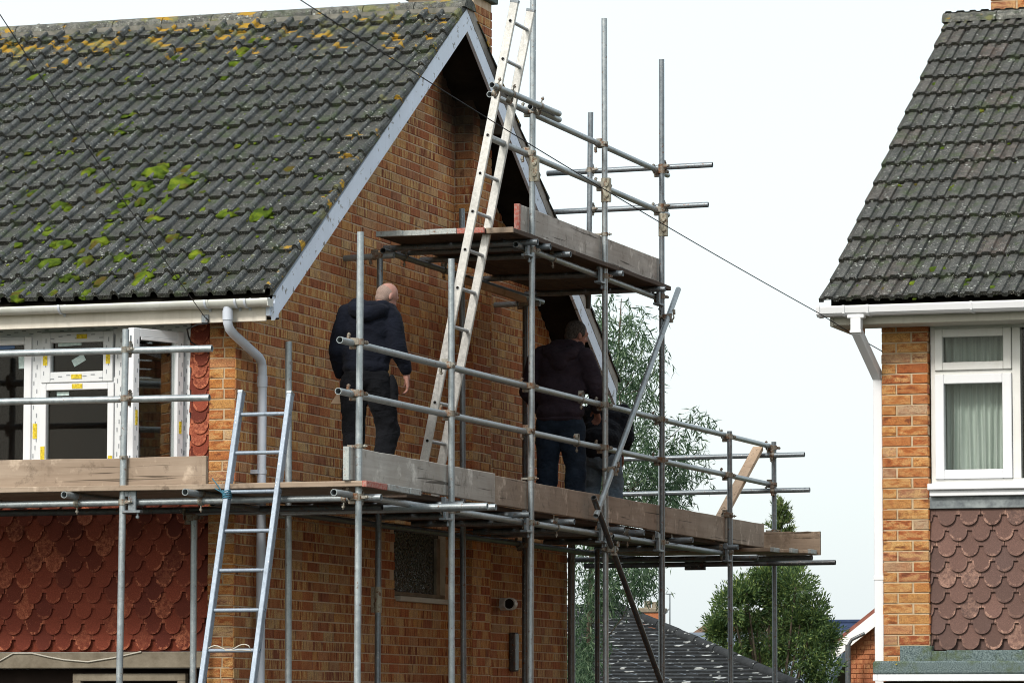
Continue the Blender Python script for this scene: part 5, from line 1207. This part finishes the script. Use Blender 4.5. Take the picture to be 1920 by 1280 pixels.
def hand(w_, d, f, n, curl=.5, s=1.0):
    """palm, four unequal fingers bent towards n, and a thumb on side f"""
    w_, d, f, n = Vector(w_), Vector(d).normalized(), Vector(f).normalized(), Vector(n).normalized(); P = []
    P += chain([(w_ - d * .03 * s, .026 * s), (w_ + d * .02 * s, .026 * s)])
    for k, (o, L_) in enumerate(((.030, .070), (.011, .080), (-.009, .074), (-.028, .058))):
        b = w_ + d * .085 * s + f * o * s; P += chain([(w_ + d * .01 * s + f * o * .55 * s, .017 * s), (b, .0125 * s)])
        a1 = (d + n * curl * .45).normalized(); a2 = (d + n * curl * 1.3).normalized(); a3 = (d * .6 + n * curl * 2.0).normalized()
        p1 = b + a1 * L_ * .45 * s; p2 = p1 + a2 * L_ * .32 * s; p3 = p2 + a3 * L_ * .25 * s
        P += chain([(b, .0105 * s), (p1, .0095 * s), (p2, .0085 * s), (p3, .0070 * s)])
    t0 = w_ + d * .022 * s + f * .022 * s; t1 = t0 + (d * .75 + f * .75 + n * .25).normalized() * .038 * s; t2 = t1 + (d + f * .25 + n * .4).normalized() * .032 * s; t3 = t2 + (d + n * .5).normalized() * .022 * s
    P += chain([(t0, .016 * s), (t1, .0125 * s), (t2, .0105 * s), (t3, .0080 * s)])
    return P
def head_parts(c, turn, nod, tilt=0, S=1.0):
    """skull, jaw, nose, brow, lips, ears; turn right is negative about Z, nod forward is negative about X"""
    rot = (Matrix.Rotation(R(turn), 3, 'Z') @ Matrix.Rotation(R(nod), 3, 'X') @ Matrix.Rotation(R(tilt), 3, 'Y')); e = rot.to_euler(); eu = tuple(math.degrees(v) for v in e)
    c = Vector(c); g_ = lambda x, y, z: tuple(c + rot @ Vector((x, y, z)))
    P = [('e', g_(0, -.005, .02), (.076, .094, .092), eu), ('e', g_(0, .03, -.04), (.060, .066, .075), eu), ('e', g_(0, .062, -.088), (.032, .030, .026), eu)]
    P += chain([(g_(0, .088, .012), .010), (g_(0, .108, -.028), .015)]) + [('e', g_(0, .080, .030), (.052, .016, .012), eu), ('e', g_(0, .088, -.062), (.026, .012, .010), eu), ('e', g_(0, .080, -.030), (.05, .014, .016), eu)]
    for s in (-1, 1): P += [('e', g_(s * .078, -.008, -.012), (.011, .022, .034), (eu[0] + 8, eu[1], eu[2] + s * 18)), ('e', g_(s * .034, .078, .012), (.014, .012, .009), eu)]
    if S != 1.0:
        sc_ = lambda p: tuple(c + (Vector(p) - c) * S)
        P = [('e', sc_(p[1]), tuple(v * S for v in p[2]), *p[3:]) if p[0] == 'e' else ('c', sc_(p[1]), p[2] * S, sc_(p[3]), p[4] * S) for p in P]
        g0 = g_; g_ = lambda x, y, z: g0(x * S, y * S, z * S)
    return P, g_, eu
def person(name_label, pos, rotz, cfg):
    mt = Matrix.Translation(pos) @ Matrix.Rotation(R(rotz), 4, 'Z')
    t = empty('person', pos, name_label, 'person')
    cfg(t, mt); return t
def man_bald(t, mt):
    H, g_, eu = head_parts((.115, .165, 1.505), -38, -28, 6, .87)
    legL = [((-.088, 0, .86), .095), ((-.098, .03, .47), .062), ((-.10, -.02, .10), .042)]; legR = [((.088, .0, .86), .095), ((.150, .10, .49), .062), ((.118, -.06, .11), .042)]
    aL = [((-.165, .03, 1.335), .052), ((-.222, -.015, 1.09), .042), ((-.215, .10, .895), .030)]; aR = [((.185, .05, 1.325), .052), ((.240, .01, 1.09), .042), ((.278, .10, .93), .030)]
    body = H + chain([((.02, .05, 1.33), .062), ((.085, .125, 1.43), .058)]) + [('e', (0, .02, 1.20), (.15, .10, .20)), ('e', (0, 0, .95), (.14, .10, .18))] + chain(legL) + chain(legR) + chain(aL) + chain(aR)
    for s, a in ((-1, legL), (1, legR)): body += chain([((a[2][0][0], a[2][0][1], .075), .038), ((a[2][0][0] + s * .03, a[2][0][1] + .15, .045), .03)])
    body += hand((-.215, .115, .87), (.05, .25, -.95), (.35, .9, .2), (.95, -.3, 0), .9) + hand((.280, .115, .905), (.06, .22, -.97), (-.25, .95, .25), (-.95, -.2, 0), .75)
    b = blob('body', body, mt, 'skin', t, .0065, 3)
    blob('stubble', [('e', g_(0, -.020, .004), (.0683, .0783, .0748), eu), ('e', g_(0, -.04, -.04), (.0574, .048, .052), eu)], mt, 'stubble', t, .007, 2)
    jac = [('e', (.01, .035, 1.24), (.19, .135, .17)), ('e', (0, .01, 1.06), (.186, .138, .19)), ('e', (0, -.005, .955), (.178, .138, .075))] + chain([((-.165, .035, 1.325), .082), ((-.222, -.015, 1.09), .066), ((-.220, .085, .93), .050)]) + chain([((.185, .05, 1.32), .082), ((.245, .01, 1.09), .066), ((.279, .088, .965), .049)])
    jac += chain([((-.15, .03, 1.36), .085), ((.15, .05, 1.35), .085)]) + chain([((-.075, .0, 1.42), .062), ((.0, -.035, 1.375), .072), ((.115, .01, 1.40), .062), ((.165, .10, 1.40), .045)]) + chain([((-.075, .0, 1.42), .06), ((-.06, .12, 1.43), .05)])
    blob('hoodie', jac, mt, 'hoodie', t, .011, 4, .022, .10)
    blob('hood', chain([((-.105, .03, 1.425), .045), ((-.06, -.065, 1.385), .058), ((.03, -.095, 1.345), .064), ((.115, -.045, 1.37), .056), ((.17, .05, 1.40), .042)]), mt, 'hoodie', t, .010, 4, .015, .06)
    blob('cuff', chain([((.275, .078, .985), .051), ((.281, .098, .945), .046)]), mt, 'hoodie', t, .009, 3)
    blob('trousers', [('e', (0, -.005, .90), (.165, .125, .13))] + chain([((-.088, 0, .85), .108), ((-.100, .03, .48), .084), ((-.102, -.015, .12), .068)]) + chain([((.088, 0, .85), .108), ((.150, .095, .50), .085), ((.120, -.05, .13), .068)]), mt, 'trouser', t, .011, 4, .03, .09)
    blob('tool_pouch', [('e', (.205, .03, .80), (.035, .06, .11), (0, -8, 10)), ('e', (.215, .02, .72), (.028, .05, .07), (0, -14, 10))], mt, 'trouser', t, .010, 2)
    for s, a in ((-1, legL), (1, legR)):
        x, y = a[2][0][0], a[2][0][1]; blob('boot', chain([((x, y - .03, .10), .058), ((x, y - .03, .05), .05), ((x + s * .03, y + .15, .045), .042)]) + chain([((x, y - .03, .05), .05), ((x, y - .05, .04), .04)]), mt, 'boot', t, .010, 3)
person('bald man in a black hooded top seen from behind, standing near the lower ladder', (.75, .70, 3.338), 4, man_bald)
def man_grey(t, mt):
    H, g_, eu = head_parts((.105, .15, 1.635), -42, -12, 8)
    legL = [((-.095, 0, .90), .095), ((-.115, .02, .50), .064), ((-.125, -.02, .10), .042)]; legR = [((.095, 0, .90), .095), ((.125, .05, .50), .064), ((.135, -.03, .10), .042)]
    aL = [((-.195, .02, 1.44), .055), ((-.275, .01, 1.14), .042), ((-.20, .17, .98), .03)]; aR = [((.205, .03, 1.43), .055), ((.30, .06, 1.14), .042), ((.25, .26, 1.00), .03)]
    body = H + chain([((.02, .04, 1.44), .064), ((.08, .11, 1.56), .060)]) + [('e', (0, .01, 1.28), (.16, .11, .22)), ('e', (0, 0, 1.0), (.15, .11, .2))] + chain(legL) + chain(legR) + chain(aL) + chain(aR)
    for s, a in ((-1, legL), (1, legR)): body += chain([((a[2][0][0], a[2][0][1], .075), .038), ((a[2][0][0] + s * .03, a[2][0][1] + .15, .045), .03)])
    body += hand((-.195, .185, .965), (.3, .75, -.6), (.6, .2, .7), (.7, -.3, -.4), .8) + hand((.248, .275, .985), (-.1, .8, -.6), (-.7, .2, .6), (-.7, -.3, -.4), .8)
    blob('body', body, mt, 'skin', t, .0065, 3)
    blob('hair', [('e', g_(0, -.018, .032), (.083, .094, .088), eu), ('e', g_(0, -.05, -.03), (.068, .052, .062), eu)] + [('e', g_(s * .070, .004, .015), (.016, .034, .035), eu) for s in (-1, 1)], mt, 'hair', t, .007, 2, .006, .02)
    jac = [('e', (0, .02, 1.34), (.215, .145, .18)), ('e', (0, .0, 1.12), (.215, .155, .22)), ('e', (0, -.005, .96), (.218, .158, .11))] + chain([((-.195, .02, 1.42), .095), ((-.285, .01, 1.14), .078), ((-.21, .16, .99), .056)]) + chain([((.205, .03, 1.42), .095), ((.308, .06, 1.14), .078), ((.255, .25, 1.01), .056)])
    jac += chain([((-.16, .02, 1.45), .09), ((.16, .035, 1.44), .09)]) + chain([((-.05, .03, 1.52), .062), ((.10, .03, 1.52), .062)])
    blob('fleece', jac, mt, 'jacket', t, .012, 4, .024, .11)
    blob('hood', chain([((-.10, .05, 1.51), .046), ((-.08, -.06, 1.47), .06), ((.02, -.105, 1.42), .064), ((.115, -.07, 1.45), .06), ((.165, .04, 1.52), .044)]) + [('e', (.02, -.115, 1.37), (.08, .04, .07))], mt, 'jacket', t, .010, 4, .014, .06)
    blob('hem', [('e', (0, -.005, .90), (.205, .15, .045))], mt, 'jacket', t, .011, 3)
    blob('jeans', [('e', (0, -.005, .88), (.185, .135, .15))] + chain([((-.095, 0, .86), .120), ((-.118, .02, .50), .094), ((-.128, -.015, .10), .080)]) + chain([((.095, 0, .86), .120), ((.128, .045, .50), .094), ((.138, -.025, .10), .080)]), mt, 'denim', t, .012, 4, .032, .10)
    for s, a in ((-1, legL), (1, legR)):
        x, y = a[2][0][0], a[2][0][1]; blob('boot', chain([((x, y - .03, .08), .056), ((x + s * .03, y + .15, .045), .042)]) + chain([((x, y - .03, .05), .05), ((x, y - .05, .04), .04)]), mt, 'boot', t, .010, 3)
person('grey haired man in a dark purple fleece and dark jeans, back turned', (.80, 5.25, 3.338), 2, man_grey)
def man_bent(t, mt):
    H, g_, eu = head_parts((-.16, .42, 1.10), 10, -48)
    legL = [((-.085, -.02, .70), .09), ((-.12, .12, .38), .06), ((-.12, -.05, .09), .042)]; legR = [((.085, -.02, .70), .09), ((.10, .10, .38), .06), ((.11, -.06, .09), .042)]
    aL = [((-.24, .28, 1.05), .052), ((-.33, .36, .82), .042), ((-.22, .50, .68), .03)]; aR = [((.10, .30, 1.07), .052), ((.16, .22, .84), .042), ((.06, .42, .72), .03)]
    body = H + chain([((-.08, .28, 1.06), .062), ((-.13, .37, 1.08), .058)]) + [('e', (-.05, .2, .98), (.15, .12, .16), (-40, 0, 0)), ('e', (0, .02, .78), (.14, .11, .16))] + chain(legL) + chain(legR) + chain(aL) + chain(aR)
    for a in (legL, legR): body += chain([((a[2][0][0], a[2][0][1], .075), .038), ((a[2][0][0], a[2][0][1] + .15, .045), .03)])
    body += hand((-.215, .51, .665), (.3, .6, -.7), (.7, .2, .6), (.5, -.5, -.5), .8) + hand((.055, .43, .705), (-.2, .6, -.7), (-.7, .3, .5), (-.5, -.5, -.5), .8)
    blob('body', body, mt, 'skin', t, .0065, 3)
    blob('hair', [('e', g_(0, -.018, .032), (.083, .094, .088), eu)], mt, 'hair', t, .007, 2)
    blob('padded_jacket', [('e', (-.06, .20, 1.00), (.20, .15, .16), (-38, 0, 0)), ('e', (-.02, .08, .86), (.19, .15, .15)), ('e', (0, .0, .70), (.19, .165, .13)), ('e', (.0, -.02, .80), (.18, .15, .12))] + chain([((-.24, .28, 1.05), .085), ((-.34, .36, .82), .07), ((-.23, .49, .70), .052)]) + chain([((.10, .28, 1.05), .095), ((.165, .20, .84), .080), ((.075, .40, .74), .055)]), mt, 'puffer', t, .012, 3, .03, .06)
    blob('jeans', [('e', (0, -.01, .66), (.172, .135, .13))] + chain([((-.085, -.02, .66), .105), ((-.12, .11, .40), .085), ((-.12, -.04, .10), .072)]) + chain([((.085, -.02, .66), .105), ((.10, .09, .40), .085), ((.11, -.05, .10), .072)]), mt, 'denim_pale', t, .012, 4, .03, .09)
    for a in (legL, legR):
        x, y = a[2][0][0], a[2][0][1]; blob('boot', chain([((x, y - .03, .08), .054), ((x, y + .15, .045), .042)]), mt, 'boot', t, .010, 3)
person('bending man in black jacket and pale jeans, half hidden behind the grey haired man', (.80, 6.42, 3.338), 0, man_bent)
# piece of wood held by the bald man
hm = Matrix.Translation((.75, .70, 3.338)) @ Matrix.Rotation(R(4), 4, 'Z')
q = MB(); q.prism([hm @ Vector(p) for p in ((-.29, .06, .70), (-.15, .10, .70), (-.15, .12, .735), (-.18, .13, .83), (-.225, .12, .83))], hm.to_3x3() @ Vector((-.004, .04, .0)))
tag(q.build('wood_offcut', M['pine']), "small pale wedge of wood held in the bald man's left hand", 'wood')
